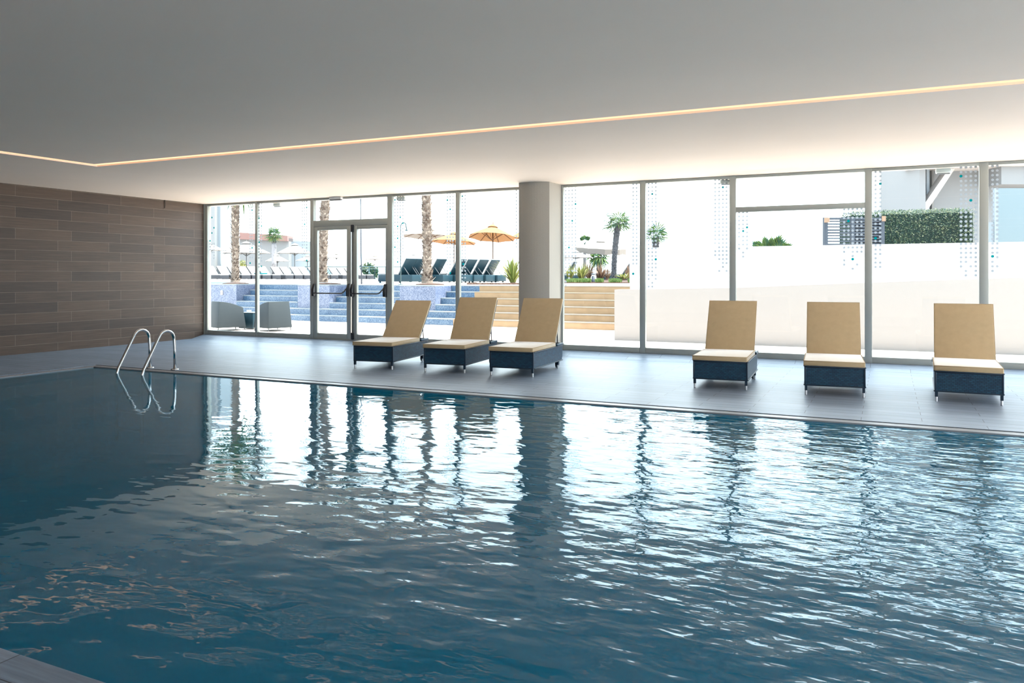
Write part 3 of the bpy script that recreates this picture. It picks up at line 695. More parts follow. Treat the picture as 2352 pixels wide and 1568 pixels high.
# broad fronds rising behind the ramp wall
def frond_tuft(u0, d, z0, leaves, lab, th):
    o = tag(empty('fan_palm', spot(u0, d, z0)), lab, 'palm tree')
    m = MB(); m.tube([(0, 0, 0), (0, 0, th)], 0.11, 8); m.build('trunk', M['trunkgrey'], o)
    m = MB(); ax = Vector((CS, SN, 0)); dep = Vector((-SN, CS, 0)); rr = random.Random(int(u0))
    for (du, v0, v1, w) in leaves:
        k = d / FPX
        b = ax * du[0] * k + Vector((0, 0, hz(v0, d) - z0)) + dep * rr.uniform(-.2, .2); c = ax * du[1] * k + Vector((0, 0, hz(v1, d) - z0)) + dep * rr.uniform(-.2, .2)
        m.tube([Vector((0, 0, th - 0.05)), b.lerp(Vector((0, 0, th)), 0.4), b], 0.014, 4)
        dirv = c - b; side = dirv.cross(dep).normalized(); n = 13
        for i in range(n):
            a = (i / (n - 1) - 0.5) * R(150); ln = dirv.length * (1.0 - 0.35 * abs(a) / 1.3); bd = (dirv.normalized() * math.cos(a) + side * math.sin(a) * w)
            p1 = b + bd * ln * 0.6; p2 = b + bd * ln; wv = bd.cross(dep).normalized() * dirv.length * 0.085
            q0, q1, q2, q3, q4 = m.p(b), m.p(p1 + wv), m.p(p1 + dep * 0.03), m.p(p1 - wv), m.p(p2)
            m.face((q0, q1, q2)); m.face((q0, q2, q3)); m.face((q1, q4, q2)); m.face((q2, q4, q3))
    m.build('crown', M['frond'], o)
    return o
frond_tuft(1770, 24.0, TZ, [((-22, -44), 572, 552, .55), ((-18, -27), 570, 548, .6), ((-6, -12), 572, 538, .5), ((2, 1), 572, 540, .5), ((6, 27), 572, 536, .5), ((14, 39), 574, 547, .75), ((22, 50), 574, 560, .6), ((-26, -48), 575, 562, .6), ((0, -6), 575, 556, .8), ((10, 14), 575, 556, .8)], 'broad fan palm leaves rising behind the white ramp wall', 0.75)
frond_tuft(1343, 50.0, TZ, [((-6, -12), 552, 544, .6), ((0, -1), 550, 537, .6), ((5, 14), 550, 543, .6), ((-2, -8), 551, 540, .6), ((3, 8), 551, 540, .6)], 'few dark palm leaves above the large pale parasol', 2.3)

# ---- ramp walls
def slab_wall(name, pts, y0, y1, mat, lab, cat='wall'):
    """pts: (x, ztop) along the run"""
    m = MB()
    m.prism([(pts[0][0], 0)] + [(pts[-1][0], 0)] + [(x, z) for x, z in reversed(pts)], 'y', y0, y1)
    o = m.build(name, mat); tag(o, lab, cat); return o
RA = 16.47
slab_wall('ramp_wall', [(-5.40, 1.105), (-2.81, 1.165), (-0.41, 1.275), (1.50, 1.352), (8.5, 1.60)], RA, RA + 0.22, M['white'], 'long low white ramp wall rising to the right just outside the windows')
RB = 18.9
slab_wall('ramp_wall', [(ony(1447, 600, RB).x, hz(597, 0) * 0 + ony(1483, 597, RB).z), (ony(1690, 599, RB).x, ony(1690, 598, RB).z), (ony(1985, 613, RB).x, ony(1985, 612, RB).z), (ony(2300, 622, RB).x, ony(2300, 624, RB).z)], RB, RB + 0.2, M['whitelit'], 'middle white ramp wall sloping down to the right')
RC = 21.6
slab_wall('ramp_wall', [(ony(1446, 562, RC).x, ony(1446, 562.5, RC).z), (ony(1476, 562, RC).x, ony(1476, 562.5, RC).z), (ony(1482, 568, RC).x, ony(1482, 568.5, RC).z), (ony(1715, 566, RC).x, ony(1715, 566, RC).z), (ony(2352, 555, RC).x, ony(2352, 555, RC).z), (12.0, 2.6)], RC, RC + 0.22, M['whitelit'], 'rear white ramp wall with the hedge and slatted screen behind it')
m = MB()
for ya, yb in ((RA + 0.225, RB - 0.01), (RB + 0.21, RC - 0.01)): m.prism([(-3.0, 0), (10, 0), (10, 1.2), (-3.0, 0.2)], 'y', ya, yb)
tag(m.build("ramp", M['paving']), 'pale walkway ramp between the white ramp walls', 'ramp')

# ---- louvre screen, hedge, pale screen, building
dS = 21.5
def U(u, d): return spot(u, d)
ls = tag(empty('louvre_screen', spot(1893, dS, TZ)), 'slate coloured slatted screen behind the rear ramp wall left of the hedge', 'screen')
def local_box(m, u0, u1, v0, v1, d, z0, off0, off1, base):
    """box facing the hall: picked by its picture extent at depth d, base is the thing's origin"""
    a, b = spot(u0, d) - Vector((base.x, base.y, 0)), spot(u1, d) - Vector((base.x, base.y, 0))
    n = Vector((-SN, CS, 0)); z1, z2 = hz(v1, d) - base.z, hz(v0, d) - base.z
    bot = [a + n * off0, b + n * off0, b + n * off1, a + n * off1]
    m.hexa([p + Vector((0, 0, z1)) for p in bot], [p + Vector((0, 0, z2)) for p in bot])
zlow = lambda d: VH + (EYE - TZ) * FPX / d
B0 = ls.location.copy()
m = MB(); local_box(m, 1893, 1902, 499, zlow(dS), dS, 0, 0, 0.12, B0); local_box(m, 2024, 2032, 496, zlow(dS), dS, 0, 0, 0.12, B0); local_box(m, 1956, 1964, 498, zlow(dS), dS, 0, 0.02, 0.10, B0); m.build('post', M['slate'], ls)
m = MB(); v = 499.5
while v < 575:
    local_box(m, 1902, 2024, v, v + rnd.choice((3.0, 4.0, 4.6)), dS, 0, 0.03, 0.09, B0); v += 6.6
local_box(m, 1965, 2024, 499, 575, dS, 0, 0.10, 0.12, B0)
m.build('slats', M['slate'], ls)
for ua, ub, va, vb in ((1893, 1905, 500, 511), (2025, 2034, 496, 508)):
    m = MB(); local_box(m, ua, ub, va, vb, dS, 0, -0.02, 0.0, B0); m.build('lamp_panel', M['peach'], ls)
dH = 22.6
hd = tag(empty('hedge', spot(1962, dH, TZ)), 'tall clipped green hedge behind the rear ramp wall', 'hedge')
B0 = hd.location.copy()
A_, B_ = spot(1958, dH) - Vector((B0.x, B0.y, 0)), spot(2238, dH) - Vector((B0.x, B0.y, 0)); nn = Vector((-SN, CS, 0))
def hedge_top(t): return (hz(488 - 8 * t, dH) - TZ)
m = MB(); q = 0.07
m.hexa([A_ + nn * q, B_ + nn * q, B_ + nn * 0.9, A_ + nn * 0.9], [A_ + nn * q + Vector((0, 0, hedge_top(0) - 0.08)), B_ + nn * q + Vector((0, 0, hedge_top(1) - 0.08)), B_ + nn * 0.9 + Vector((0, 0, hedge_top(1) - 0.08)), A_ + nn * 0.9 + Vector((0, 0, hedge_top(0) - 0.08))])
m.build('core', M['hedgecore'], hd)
m = MB(); rr = random.Random(3)
for i in range(11000):
    t = rr.random(); face = rr.random()
    if face < 0.74: c = A_.lerp(B_, t) + nn * rr.uniform(-0.05, 0.09) + Vector((0, 0, rr.uniform(0, hedge_top(t))))
    elif face < 0.93: c = A_.lerp(B_, t) + nn * rr.uniform(0, 0.9) + Vector((0, 0, hedge_top(t) + rr.uniform(-0.08, 0.06)))
    else: c = rr.choice((A_, B_)) + nn * rr.uniform(0, 0.9) + Vector((0, 0, rr.uniform(0, hedge_top(t)))) + (B_ - A_).normalized() * rr.uniform(-.04, .04)
    d1 = Vector((rr.gauss(0, 1), rr.gauss(0, 1), rr.gauss(0, 1))).normalized(); d2 = d1.orthogonal().normalized(); s_ = rr.uniform(0.018, 0.034)
    m.poly([c - d1 * s_, c + d2 * s_ * 0.5, c + d1 * s_, c - d2 * s_ * 0.5])
m.build('foliage', M['hedge'], hd)
dP = 20.5
sp_ = tag(empty('glass_screen', spot(2290, dP, TZ)), 'pale blue glazed screen at the right edge beside the hedge', 'screen')
B0 = sp_.location.copy()
m = MB(); local_box(m, 2292, 2520, 432, zlow(dP), dP, 0, 0, 0.06, B0); m.build('panel', M['bluepanel'], sp_)
m = MB(); local_box(m, 2284, 2292, 432, zlow(dP), dP, 0, -0.01, 0.07, B0); local_box(m, 2262, 2284, 510, zlow(dP), dP, 0, 0.02, 0.05, B0); m.build('side_panel', M['bldgblue'], sp_)
dB = 34.0
bl = tag(empty('apartment_building', spot(2112, dB, TZ)), 'pale multi storey building with outside stair at the upper right', 'building')
B0 = bl.location.copy()
m = MB(); local_box(m, 2112, 2126, 250, zlow(dB), dB, 0, 0, 3, B0); local_box(m, 2126, 2142, 250, zlow(dB), dB, 0, 2.2, 3.0, B0); m.build('wall', M['bldg'], bl)
m = MB(); local_box(m, 2145, 2152, 250, zlow(dB), dB, 0, 0.6, 3, B0); local_box(m, 2126, 2145, 250, zlow(dB), dB, 0, 2.6, 3.2, B0); local_box(m, 2152, 2173, 250, zlow(dB), dB, 0, 1.3, 3.0, B0); m.build('window_strip', M['bldgblue'], bl)
m = MB(); local_box(m, 2172, 2560, 230, zlow(dB), dB, 0, 1.2, 6, B0); m.build('wall', M['bldg'], bl)
m = MB(); local_box(m, 2169, 2173, 250, zlow(dB), dB, 0, 1.0, 1.25, B0); m.build('post', M['whitecloth'], bl)
m = MB()
ps = [(2113, 490), (2130, 490), (2200, 385), (2186, 385)]
a = [spot(u, dB) - Vector((B0.x, B0.y, 0)) + nn * 0.2 + Vector((0, 0, hz(v, dB) - TZ)) for u, v in ps]
m.hexa(a, [p + nn * 0.5 for p in a]); local_box(m, 2150, 2172, 444, 448, dB, 0, 0.7, 1.2, B0); m.build('stair', M['white'], bl)
m = MB(); local_box(m, 2100, 2560, 372, 384, dB, 0, -0.6, 1.2, B0); m.build('balcony_slab', M['white'], bl)
m = MB(); local_box(m, 2290, 2560, 372, 425, dB, 0, -0.3, 1.2, B0); m.build('balcony_parapet', M['bldg'], bl)

# ---- planted bed right of the pillar
bed = Vector(spot(1370, 34.0)); 
m = MB(); a0, a1 = spot(1285, 30.5, TZ), spot(1452, 30.5, TZ); b1, b0 = spot(1470, 43, TZ), spot(1270, 43, TZ)
m.hexa([a0, a1, b1, b0], [a0 + Vector((0, 0, .04)), a1 + Vector((0, 0, .04)), b1 + Vector((0, 0, 0.12)), b0 + Vector((0, 0, .12))]); tag(m.build('ground_bed', M['soil']), kind='structure')
def clump(u, d, z0, h, n, spread, mat, lab, group=None, w=0.03, cat='plant'):
    o = tag(empty('sword_plant', spot(u, d, z0)), lab, cat, group)
    m = MB(); rr = random.Random(int(u * 3 + d))
    for i in range(n):
        a = rr.uniform(0, 6.283); out = rr.uniform(0.05, 1.0) * spread; hh = h * rr.uniform(0.6, 1.05) * (1.0 - 0.25 * out / max(spread, .01))
        dr_ = Vector((math.cos(a), math.sin(a), 0)); s_ = Vector((-dr_.y, dr_.x, 0)); ww = w * rr.uniform(0.6, 1.1)
        pr = None
        for k in range(5):
            t = k / 4; c = dr_ * (0.06 + out * t ** 1.7) + Vector((0, 0, hh * (t - 0.22 * (out / max(spread, .01)) * t ** 3)))
            wk = ww * (1 - t ** 2) * (0.55 + t) + 0.002
            cur = (m.p(c + s_ * wk), m.p(c + dr_ * -0.25 * wk), m.p(c - s_ * wk))
            if pr: m.face((pr[0], cur[0], cur[1], pr[1])); m.face((pr[1], cur[1], cur[2], pr[2]))
            pr = cur
    m.build('leaves', M[mat], o)
    m = MB(); m.lathe([(0.12, 0), (0.1, 0.06), (0.04, 0.1)], 8); m.build('base', M['soil'], o)
    return o
SG = 'sword leaved plants on the terrace'
clump(1178, 27.5, TZ, 1.15, 120, 0.95, 'sword', 'tall yellow green sword leaved plant left of the pillar', SG)
clump(1336, 33.5, TZ + .08, 0.95, 90, 0.62, 'sword', 'yellow green sword plant in the middle of the planted bed', SG)
clump(1309, 35, TZ + .1, 0.85, 70, 0.6, 'sword', 'pale sword plant at the left end of the planted bed behind the dots', SG)
clump(1380, 34.5, TZ + .08, 0.8, 90, 0.62, 'sworded', 'reddish sword plant just left of the bed palm', SG)
clump(1352, 37.5, TZ + .1, 1.0, 70, 0.6, 'sworded', 'brownish tall sword plant behind the bollard', SG)
clump(1395, 38.2, TZ + .1, 0.75, 36, 0.3, 'sworded', 'reddish sword plant touching the palm trunk in the bed', SG)
clump(1444, 36, TZ + .1, 0.75, 60, 0.4, 'sworded', 'reddish sword plant at the right end of the bed', SG)
clump(1432, 35.5, TZ + .1, 0.45, 22, 0.5, 'sword', 'low arching pale grass right of the bed palm', SG, w=0.06)
bo = tag(empty('bollard_light', spot(1362.5, 31.5, TZ + 0.04)), 'short grey bollard light in the planted bed', 'bollard')
m = MB(); m.lathe([(0.075, 0), (0.07, 0.03), (0.066, 0.24)], 16); m.build('post', M['slate'], bo, smooth=True)
m = MB(); m.lathe([(0.06, 0.24), (0.06, 0.30)], 16); m.build('lens', M['plastic'], bo, smooth=True)
m = MB(); m.lathe([(0.085, 0.30), (0.085, 0.33), (0.06, 0.345), (0.02, 0.35)], 16); m.build('cap', M['slate'], bo, smooth=True)
m = MB(); rr = random.Random(11)
for i in range(9000):
    u = rr.uniform(1287, 1452); d = rr.uniform(30.6, 32.6)
    if abs(u - 1362.5) < 5.5: continue
    p = spot(u, d, TZ + 0.04)
    if math.sin(u * 0.13) + math.sin(u * 0.047 + 1) + 0.6 * math.sin(d * 5) < -0.55: continue
    hh = rr.uniform(0.05, 0.16); a = rr.uniform(0, 6.28); dv = Vector((math.cos(a), math.sin(a), 0)); tl_ = Vector((rr.uniform(-.05, .05), rr.uniform(-.05, .05), hh))
    m.poly([p - dv * 0.014, p + dv * 0.014, p + tl_ + dv * 0.006, p + tl_ * 1.1])
tag(m.build('ground_cover_grass', M['shrub']), 'low green ground cover along the front of the planted bed', 'grass', kind='stuff')
def bush(u, d, z0, r, h, lab, n=900, mat='shrub'):
    o = tag(empty('shrub', spot(u, d, z0)), lab, 'shrub')
    m = MB(); rr = random.Random(int(u))
    m.tube([(0, 0, 0), (0.02, 0, h * 0.6)], 0.04, 6); m.build('stem', M['trunkgrey'], o)
    m = MB()
    for i in range(n):
        d_ = Vector((rr.gauss(0, 1), rr.gauss(0, 1), rr.gauss(0, 1))).normalized() * rr.uniform(0.55, 1.0)
        c = Vector((d_.x * r, d_.y * r, h * 0.55 + d_.z * h * 0.5)); a = Vector((rr.gauss(0, 1), rr.gauss(0, 1), rr.gauss(0, 1))).normalized(); b = a.orthogonal().normalized(); s_ = rr.uniform(0.06, 0.13) * r / 0.6
        m.poly([c - a * s_, c + b * s_ * .5, c + a * s_, c - b * s_ * .5])
    m.build('foliage', M[mat], o); return o
bush(512, 72, TZ, 0.75, hz(580, 72) - TZ, 'bushy green shrub on the far left behind the white loungers')
bush(557, 70, TZ, 0.45, hz(598, 70) - TZ, 'low yellow green shrub just right of the first palm trunk', 500, 'sword')
bush(845, 72, TZ - 0.3, 1.0, hz(606, 72) - TZ + 0.3, 'dark rounded treetop beyond the glass balustrade', 700, 'hedge')

# ---- outdoor pool, pebbles, balustrade
a0, a1 = onz(450, 652, TZ), onz(905, 651, TZ); yq0 = min(a0.y, a1.y)
OP = [onz(440, 651.8, TZ), onz(880, 650.6, TZ), onz(880, 647.4, TZ), onz(440, 647.8, TZ)]
m = MB(); m.hexa([p + Vector((0, 0, -0.02)) for p in OP], [p + Vector((0, 0, 0.006)) for p in OP])
tag(m.build('water_outdoor', M['outpool']), kind='structure')
m = MB(); rr = random.Random(5)
def stones(m, u0, u1, d0, d1, n, s0, s1):
    for i in range(n):
        p = spot(rr.uniform(u0, u1), rr.uniform(d0, d1), TZ); s_ = rr.uniform(s0, s1); hx = []
        for k in range(6):
            a = k * 1.047 + rr.uniform(-.2, .2); hx.append(p + Vector((math.cos(a), math.sin(a), 0)) * s_)
        top = [p + (q_ - p) * 0.55 + Vector((0, 0, s_ * 0.75)) for q_ in hx]
        m.hexa(hx, top)
stones(m, 483, 900, 44.5, 47.5, 700, 0.06, 0.16)
tag(m.build('pebbles', M['pebble']), 'pale pebbles along the far edge of the outdoor pool', 'pebbles', kind='stuff')
m = MB(); stones(m, 1075, 1195, 25.6, 26.9, 420, 0.03, 0.08)
tag(m.build('bark_mulch', M['soil']), 'reddish mulch around the sword plant left of the pillar', 'mulch', kind='stuff')
m = MB(); stones(m, 930, 1045, 27.5, 30, 260, 0.04, 0.09)
tag(m.build('pebbles', M['pebble']), 'pale pebbles in front of the dark loungers', 'pebbles', kind='stuff')
dG = 66.0
bz = tag(empty('glass_balustrade', spot(720, dG, TZ)), 'glass balustrade with light rail at the far edge of the terrace', 'balustrade')
B0 = bz.location.copy(); us = [700, 738, 776, 812, 848, 886, 924, 962, 1000]
m = MB(); m.tube([spot(u, dG, hz(612.5, dG)) - B0 for u in us], 0.045, 6); m.build('handrail', M['rail'], bz)
for i in range(len(us) - 1):
    m = MB(); p = spot(us[i], dG) - Vector((B0.x, B0.y, 0)); m.tube([p, p + Vector((0, 0, hz(612.5, dG) - TZ))], 0.04, 6); m.build('post', M['rail'], bz)
    m = MB(); p2 = spot(us[i + 1], dG) - Vector((B0.x, B0.y, 0)); z1 = hz(616, dG) - TZ
    m.hexa([p, p2, p2 + nn * .02, p + nn * .02], [c + Vector((0, 0, z1)) for c in (p, p2, p2 + nn * .02, p + nn * .02)]); m.build('glass_panel', M['balglass'], bz)

# ---- outdoor loungers (side on)
def out_lounger(pad, base, ang):
    root = empty('terrace_lounger', (0, 0, 0))
    m = MB(); m.box((0, -0.33, 0.05), (1.95, 0.33, 0.34)); m.build('base', base, root, bevel=0.02)
    m = MB(); m.box((0.0, -0.31, 0.341), (1.18, 0.31, 0.41)); m.build('seat_pad', pad, root, bevel=0.02)
    T = Matrix.Translation((1.17, 0, 0.36)) @ Matrix.Rotation(-ang, 4, 'Y')
    m = MB(); m.T = T; m.box((0, -0.32, -0.035), (0.80, 0.32, 0.0)); m.build('backrest', base, root, bevel=0.01)
    m = MB(); m.T = T; m.box((0, -0.31, 0.001), (0.80, 0.31, 0.06)); m.build('back_pad', pad, root, bevel=0.02)
    m = MB()
    for s in (-.26, .26): m.tube([T @ Vector((0.4, s, -0.03)), (1.72, s, 0.33)], 0.015, 6)
    m.build('strut', M['greypole'], root)
    for x in (0.08, 1.8):
        for s in (-1, 1):
            m = MB(); m.box((x - .03, s * .28 - .03, 0), (x + .03, s * .28 + .03, 0.06)); m.build('leg', base, root)
    return root
proto_l = out_lounger(M['pad'], M['greywick'], R(43)); proto_r = out_lounger(M['pad'], M['darkwick'], R(56))
# far row: backs to the left, feet to the right; d is depth, u the foot of the backrest
RIGHT, FWD = Vector((CS, SN, 0)), Vector((-SN, CS, 0))
c0 = spot(492, 50.0, TZ); erow = RIGHT * 0.616 + FWD * 0.788; an = YAW + R(142); ex = Vector((math.cos(an), math.sin(an), 0))
for i in range(16):
    o = proto_l if i == 0 else copy_tree(proto_l)
    o.rotation_euler = (0, 0, an + R(rnd.uniform(-2, 2))); o.location = c0 + erow * (0.77 * i + (0.25 if i > 5 else 0) + (0.3 if i > 11 else 0)) - ex * 1.17
    tag(o, 'grey terrace lounger with white pad, %s from the left across the outdoor pool' % (ORD + ['thirteenth', 'fourteenth', 'fifteenth', 'sixteenth'])[i], 'sun lounger', 'white padded loungers across the outdoor pool')
RROW = [(927, 33.0), (951, 33.55), (997, 33.8), (1043, 34.1), (1068, 34.6), (1095, 35.15), (1121, 35.7)]
an = YAW - R(35); ex = Vector((math.cos(an), math.sin(an), 0))
for i, (u, d) in enumerate(RROW):
    o = proto_r if i == 0 else copy_tree(proto_r)
    o.rotation_euler = (0, 0, an); o.location = spot(u, d, TZ) - ex * 1.17
    tag(o, 'dark teal terrace lounger with raised back, %s from the door towards the pillar' % ORD[i], 'sun lounger', 'dark loungers on the terrace left of the pillar')
for i, (u, d) in enumerate(((1432, 40.0), (1303, 40.0))):
    o = copy_tree(proto_r); an = YAW - R(18) if i == 0 else YAW - R(18); ex = Vector((math.cos(an), math.sin(an), 0))
    o.rotation_euler = (0, 0, an); o.location = spot(u, d, TZ) - ex * 1.17
    tag(o, ('dark terrace lounger behind the planted bed right of the palm', 'dark terrace lounger behind the dots at the left end of the bed')[i], 'sun lounger', 'dark loungers behind the planted bed')
c = c0 + erow * 0.77 * 4 - (ex4 := Vector((math.cos(YAW + R(142)), math.sin(YAW + R(142)), 0))) * 0.5
m = MB(); m.box((-0.4, -0.25, 0), (0.4, 0.25, 0.09)); o = m.build('towel', M['towel'], bevel=0.03); o.location = (c.x, c.y, TZ + 0.412); o.rotation_euler = (0, 0, YAW + R(142)); tag(o, 'turquoise towel on a far lounger right of the first palm', 'towel')

# ---- parasols
def parasol(u, d, vtop, vrim, half, cloth, lab, vrimend=None, group=None, tilt=(0, 0), vent=True, pole='greypole', valance=0.0, n=8, rib='rib'):
    """half: half width in picture columns"""
    p = spot(u, d, TZ); o = tag(empty('parasol', p), lab, 'parasol', group)
    k = d / FPX; rad = half * k * 1.02; zt = hz(vtop, d) - TZ; zr = hz(vrim, d) - TZ
    m = MB(); m.tube([(0, 0, 0), (0, 0, zt - 0.02)], 0.028, 8); m.build('pole', M[pole], o, smooth=True)
    m = MB(); m.lathe([(0.32, 0), (0.32, 0.06), (0.05, 0.08), (0.04, 0.3)], 16); m.build('base', M['greypole'], o)
    T = Matrix.Translation((0, 0, zt)) @ Matrix.Rotation(tilt[0], 4, 'X') @ Matrix.Rotation(tilt[1], 4, 'Y') @ Matrix.Rotation(R(11), 4, 'Z')
    m = MB(); m.T = T; dz = zr - zt
    rings = []
    for t in (0.06, 0.35, 0.7, 1.0):
        ring_ = []
        for j in range(n * 2):
            a = j * math.pi / n; sag = 1.0 if j % 2 == 0 else math.cos(math.pi / n)
            zz = dz * (t ** 1.15) + (0.0 if j % 2 == 0 else 0.03 * t * abs(dz))
            ring_.append(m.p((rad * t * sag * math.cos(a), rad * t * sag * math.sin(a), zz)))
        rings.append(ring_)
    if valance:
        ring_ = []
        for j in range(n * 2):
            a = j * math.pi / n; sag = 1.0 if j % 2 == 0 else math.cos(math.pi / n)
            ring_.append(m.p((rad * sag * math.cos(a), rad * sag * math.sin(a), dz - valance * (1.0 if j % 2 == 0 else 0.8))))
        rings.append(ring_)
    for a, b in zip(rings, rings[1:]):
        for j in range(n * 2): m.face((a[j], a[(j + 1) % (n * 2)], b[(j + 1) % (n * 2)], b[j]))
    m.face(rings[0])
    cn = m.build('canopy', cloth, o)
    so = cn.modifiers.new('thick', 'SOLIDIFY'); so.thickness = 0.006
    if vent:
        m = MB(); m.T = T; m.lathe([(rad * 0.22, dz * 0.10), (rad * 0.10, 0.06), (0.02, 0.10), (0.02, 0.2)], 16); m.build('vent_cap', cloth, o)
    m = MB(); m.T = T
    for j in range(n):
        a = j * 2 * math.pi / n; e = Vector((math.cos(a), math.sin(a), 0))
        m.tube([e * 0.03 + Vector((0, 0, -0.05)), e * rad * 0.35 + Vector((0, 0, dz * 0.30 - 0.02)), e * rad * 0.7 + Vector((0, 0, dz * 0.664 - 0.025)), e * rad * 0.99 + Vector((0, 0, dz - 0.02))], 0.016, 5)
        m.tube([Vector((0, 0, dz * 1.25)), e * rad * 0.5 + Vector((0, 0, dz * 0.46 - 0.03))], 0.013, 5)
    m.build('ribs', M[rib], o)
    return o
OG = 'orange parasols on the terrace'; WG = 'white parasols around the outdoor pool'
parasol(1132, 38.5, 519.5, 546, 56, M['orange'], 'large orange parasol just left of the pillar', group=OG, pole='rib', tilt=(R(-9), R(-1)))
parasol(1043, 44.0, 536, 557, 53, M['orange'], 'orange parasol partly behind the window post left of the pillar', group=OG, pole='rib', tilt=(R(-5), R(1)))
parasol(1212, 47.0, 524, 547, 45, M['orange'], 'orange parasol mostly hidden behind the pillar', group=OG, pole='rib')
parasol(985, 48.0, 527, 544, 60, M['palecloth'], 'pale pink parasol behind the palm right of the shower', group=OG, tilt=(R(-4), 0))
parasol(1380, 45.0, 553, 570, 58, M['palecloth'], 'large pale parasol with hanging valance above the planted bed', valance=0.32, tilt=(R(3), R(4)), n=10)
parasol(1322, 44.0, 578, 592, 42, M['whitecloth'], 'white parasol below the large pale one at the left window edge', rib='greypole')
parasol(482, 56.0, 560, 575, 36, M['whitecloth'], 'white parasol at the far left window edge', group=WG, rib='greypole')
parasol(566, 62.0, 557, 582, 57, M['whitecloth'], 'white parasol behind the first palm trunk', group=WG, rib='greypole')
parasol(677, 64.0, 561, 582, 42, M['whitecloth'], 'white parasol right of the wrapped palm', group=WG, rib='greypole')
parasol(637, 72.0, 586, 600, 28, M['whitecloth'], 'small low white parasol behind the wrapped palm', group=WG, rib='greypole')
parasol(706, 74.0, 588, 599, 28, M['whitecloth'], 'small low white parasol left of the glass door', group=WG, rib='greypole')
parasol(773, 70.0, 583, 593, 20, M['palecloth'], 'faint pale parasol seen through the left door leaf', group=WG, rib='greypole')
parasol(861, 70.0, 588, 596, 27, M['palecloth'], 'faint pink parasol seen through the right door leaf', group=WG)
parasol(950, 72.0, 584, 594, 26, M['whitecloth'], 'small white parasol behind the dark loungers right of the door', group=WG, rib='greypole')

# ---- outdoor shower and lamp pole
sh = tag(empty('outdoor_shower', spot(920.5, 25.6, TZ)), 'slim curved outdoor shower pole right of the glass door', 'shower')
k = 25.6 / FPX; zt = hz(511, 25.6) - TZ; ax = Vector((CS, SN, 0))
path = [(0, 0, 0), (0, 0, zt - 0.12)] + [tuple(ax * (0.09 * (1 - math.cos(R(a))) ) + Vector((0, 0, zt - 0.12 + 0.12 * math.sin(R(a))))) for a in (30, 60, 90, 120, 150)] + [tuple(ax * 0.185 + Vector((0, 0, zt - 0.22)))]
m = MB(); m.tube(path, 0.018, 8); m.build('pole', M['rail'], sh, smooth=True)
m = MB(); m.T = Matrix.Translation(ax * 0.185 + Vector((0, 0, zt - 0.27))); m.lathe([(0.05, 0), (0.045, 0.03), (0.015, 0.055)], 12); m.build('shower_head', M['rail'], sh, smooth=True)
m = MB(); m.lathe([(0.09, 0), (0.09, 0.02), (0.03, 0.03)], 14); m.build('base', M['rail'], sh, smooth=True)
lp = tag(empty('lamp_post', spot(830.5, 27.0, TZ)), 'tall thin grey pole seen through the right door leaf', 'pole')
m = MB(); m.tube([(0, 0, 0), (-0.02, 0, 1.0), (-0.05, 0, 3.6)], [0.026, 0.024, 0.018], 8); m.build('pole', M['slate'], lp, smooth=True)
m = MB(); m.tube([(-0.05, 0, 3.6), (0.1, 0.04, 3.75), (0.28, 0.1, 3.72)], 0.016, 6); m.lathe([(0.02, 3.66), (0.07, 3.63), (0.07, 3.6)], 10, 0.3, 0.1); m.build('lamp_head', M['slate'], lp, smooth=True)

# ---- far left buildings
dL = 78.0
hb = tag(empty('hotel_building', spot(500, dL, TZ)), 'low white building with dull red fascia behind the far loungers', 'building')
B0 = hb.location.copy()
m = MB(); local_box(m, 440, 660, 546, zlow(dL), dL, 0, 0.5, 9, B0); m.build('wall', M['bldg'], hb)
m = MB()
pts_ = [(501, 530), (660, 541), (660, 553.5), (501, 547)]
a = [spot(u, dL) - Vector((B0.x, B0.y, 0)) + Vector((0, 0, hz(v, dL) - TZ)) for u, v in pts_]
m.hexa(a, [p + nn * 2 for p in a]); m.build('fascia', M['redband'], hb)
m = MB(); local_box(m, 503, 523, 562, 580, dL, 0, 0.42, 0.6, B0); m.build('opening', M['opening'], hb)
m = MB(); local_box(m, 655, 735, 553, zlow(dL), dL, 0, 1.5, 5, B0); m.build('side_wall', M['bldgblue'], hb)
dT = 62.0
tw = tag(empty('tower_building', spot(488, dT, TZ)), 'tall pale blue wall at the left end of the first window', 'building')
B0 = tw.location.copy()
m = MB(); local_box(m, 430, 493, 380, zlow(dT), dT, 0, 0, 5, B0); m.build('wall', M['bldg'], tw)
m = MB(); local_box(m, 493, 500, 380, zlow(dT), dT, 0, 0.6, 5, B0); m.build('side_wall', M['bldgblue'], tw)

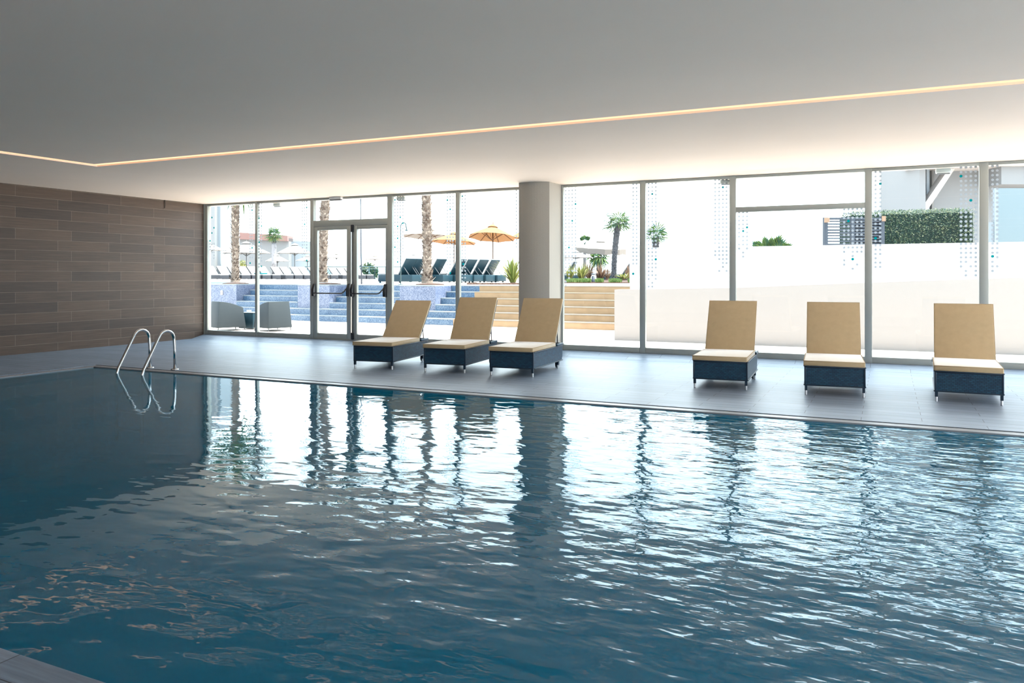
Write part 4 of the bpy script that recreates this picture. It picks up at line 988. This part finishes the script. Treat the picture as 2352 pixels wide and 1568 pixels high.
# ---- armchairs and low table on the paving
def tub_chair(name):
    """angular tub chair facing +x: flat back and side panels that flare towards the floor, arms sloping down to the front"""
    root = empty(name, (0, 0, 0))
    def outline(e, xb, xf, yb, yf, n=7):
        L = [(xf + (xb - xf) * i / n, -(yf + (yb - yf) * i / n)) for i in range(n)]
        c = [(xb, -yb)] + [(xb - 0.02, -yb + 2 * yb * t) for t in (0.25, 0.5, 0.75)] + [(xb, yb)]
        return L + c + [(x, -y) for x, y in reversed(L)]
    ob = outline(0, -0.37, 0.37, 0.34, 0.35); ot = outline(0, -0.30, 0.31, 0.29, 0.30); it = outline(0, -0.25, 0.31, 0.245, 0.255); n = len(ob)
    def hh(x): f = max(0.0, min(1.0, (x + 0.30) / 0.61)); return 0.755 - 0.165 * f ** 1.7
    I = []
    m = MB()
    for arr, z in ((ob, lambda x: 0.085), (ot, hh), (it, hh), (it, lambda x: 0.36)): I.append([m.p((x, y, z(x))) for x, y in arr])
    for a, b in zip(I, I[1:]):
        for i in range(n - 1): m.face((a[i], a[i + 1], b[i + 1], b[i]))
    for e in (0, n - 1): m.face([I[k_][e] for k_ in range(4)])
    m.face(list(reversed(I[3]))); m.face(I[0])
    m.build('shell', M['armch'], root, bevel=0.012)
    m = MB(); m.box((-0.23, -0.235, 0.361), (0.33, 0.235, 0.44)); m.build('seat_cushion', M['armch'], root, bevel=0.03)
    for x, y in ((0.33, 0.31), (0.33, -0.31), (-0.33, 0.30), (-0.33, -0.30)):
        m = MB(); m.tube([(x, y, 0.1), (x * 1.05, y * 1.05, 0)], 0.012, 6); m.build('leg', M['greypole'], root)
    return root
ch = tub_chair('armchair')
ch.location = spot(521.5, 20.35, 0.0); ch.rotation_euler = (0, 0, YAW + R(40))
tag(ch, 'grey woven tub armchair left of the low table outside the first window', 'armchair', 'tub armchairs on the paving')
c2 = copy_tree(ch); c2.location = spot(627, 20.2, 0); c2.rotation_euler = (0, 0, YAW + R(136))
tag(c2, 'grey woven tub armchair right of the low table outside', 'armchair', 'tub armchairs on the paving')
tb = tag(empty('side_table', spot(575.5, 20.9, 0), R(10)), 'low dark woven table between the two tub armchairs', 'table')
m = MB(); m.box((-0.22, -0.22, 0.03), (0.22, 0.22, 0.43)); m.build('base', M['darkwick'], tb, bevel=0.01)
m = MB(); m.box((-0.23, -0.23, 0.431), (0.23, 0.23, 0.443)); m.build('table_top', M['bluepanel'], tb)
as_ = tag(empty('ashtray', spot(572, 20.9, 0.4432)), 'small pale ashtray on the low outdoor table', 'ashtray')
m = MB(); m.lathe([(0.05, 0), (0.06, 0.05), (0.05, 0.05), (0.045, 0.015), (0.01, 0.012)], 14); m.build('bowl', M['plastic'], as_, smooth=True)

# ------------------------------------------------------------------ light
wd = bpy.data.worlds.new('World'); scene.world = wd; wd.use_nodes = True
nt = wd.node_tree; nt.nodes.clear()
bg = N(nt, 'ShaderNodeBackground', i_Strength=6.0); bg.inputs['Color'].default_value = (0.84, 0.93, 1.0, 1)
ow = N(nt, 'ShaderNodeOutputWorld'); nt.links.new(bg.outputs[0], ow.inputs['Surface'])
sd = bpy.data.lights.new('sun', 'SUN'); sd.energy = 21.0; sd.angle = R(0.6); sd.color = (1.0, 0.93, 0.84)
so = bpy.data.objects.new('sun', sd); COL.objects.link(so)
so.rotation_euler = Vector((0.42, 0.10, 0.90)).to_track_quat('Z', 'Y').to_euler()

# ------------------------------------------------------------------ camera and view
cd = bpy.data.cameras.new('camera'); cam = bpy.data.objects.new('camera', cd); COL.objects.link(cam)
cam.location = (0, 0, EYE); cam.rotation_euler = (R(90), 0, YAW)
cd.sensor_width = 36.0; cd.sensor_fit = 'HORIZONTAL'; cd.lens = FPX / 2352 * 36.0
cd.shift_y = -(784 - VH) / 2352; cd.clip_start = 0.05; cd.clip_end = 500
scene.camera = cam
vs = scene.view_settings
scene.display_settings.display_device = 'sRGB'
vs.view_transform = 'Standard'; vs.look = 'None'; vs.gamma = 1.0; vs.use_curve_mapping = False; vs.exposure = 0.25
cy = scene.cycles
cy.use_denoising = True; cy.max_bounces = 14; cy.diffuse_bounces = 8; cy.glossy_bounces = 6; cy.transmission_bounces = 8
cy.transparent_max_bounces = 32; cy.sample_clamp_indirect = 6.0
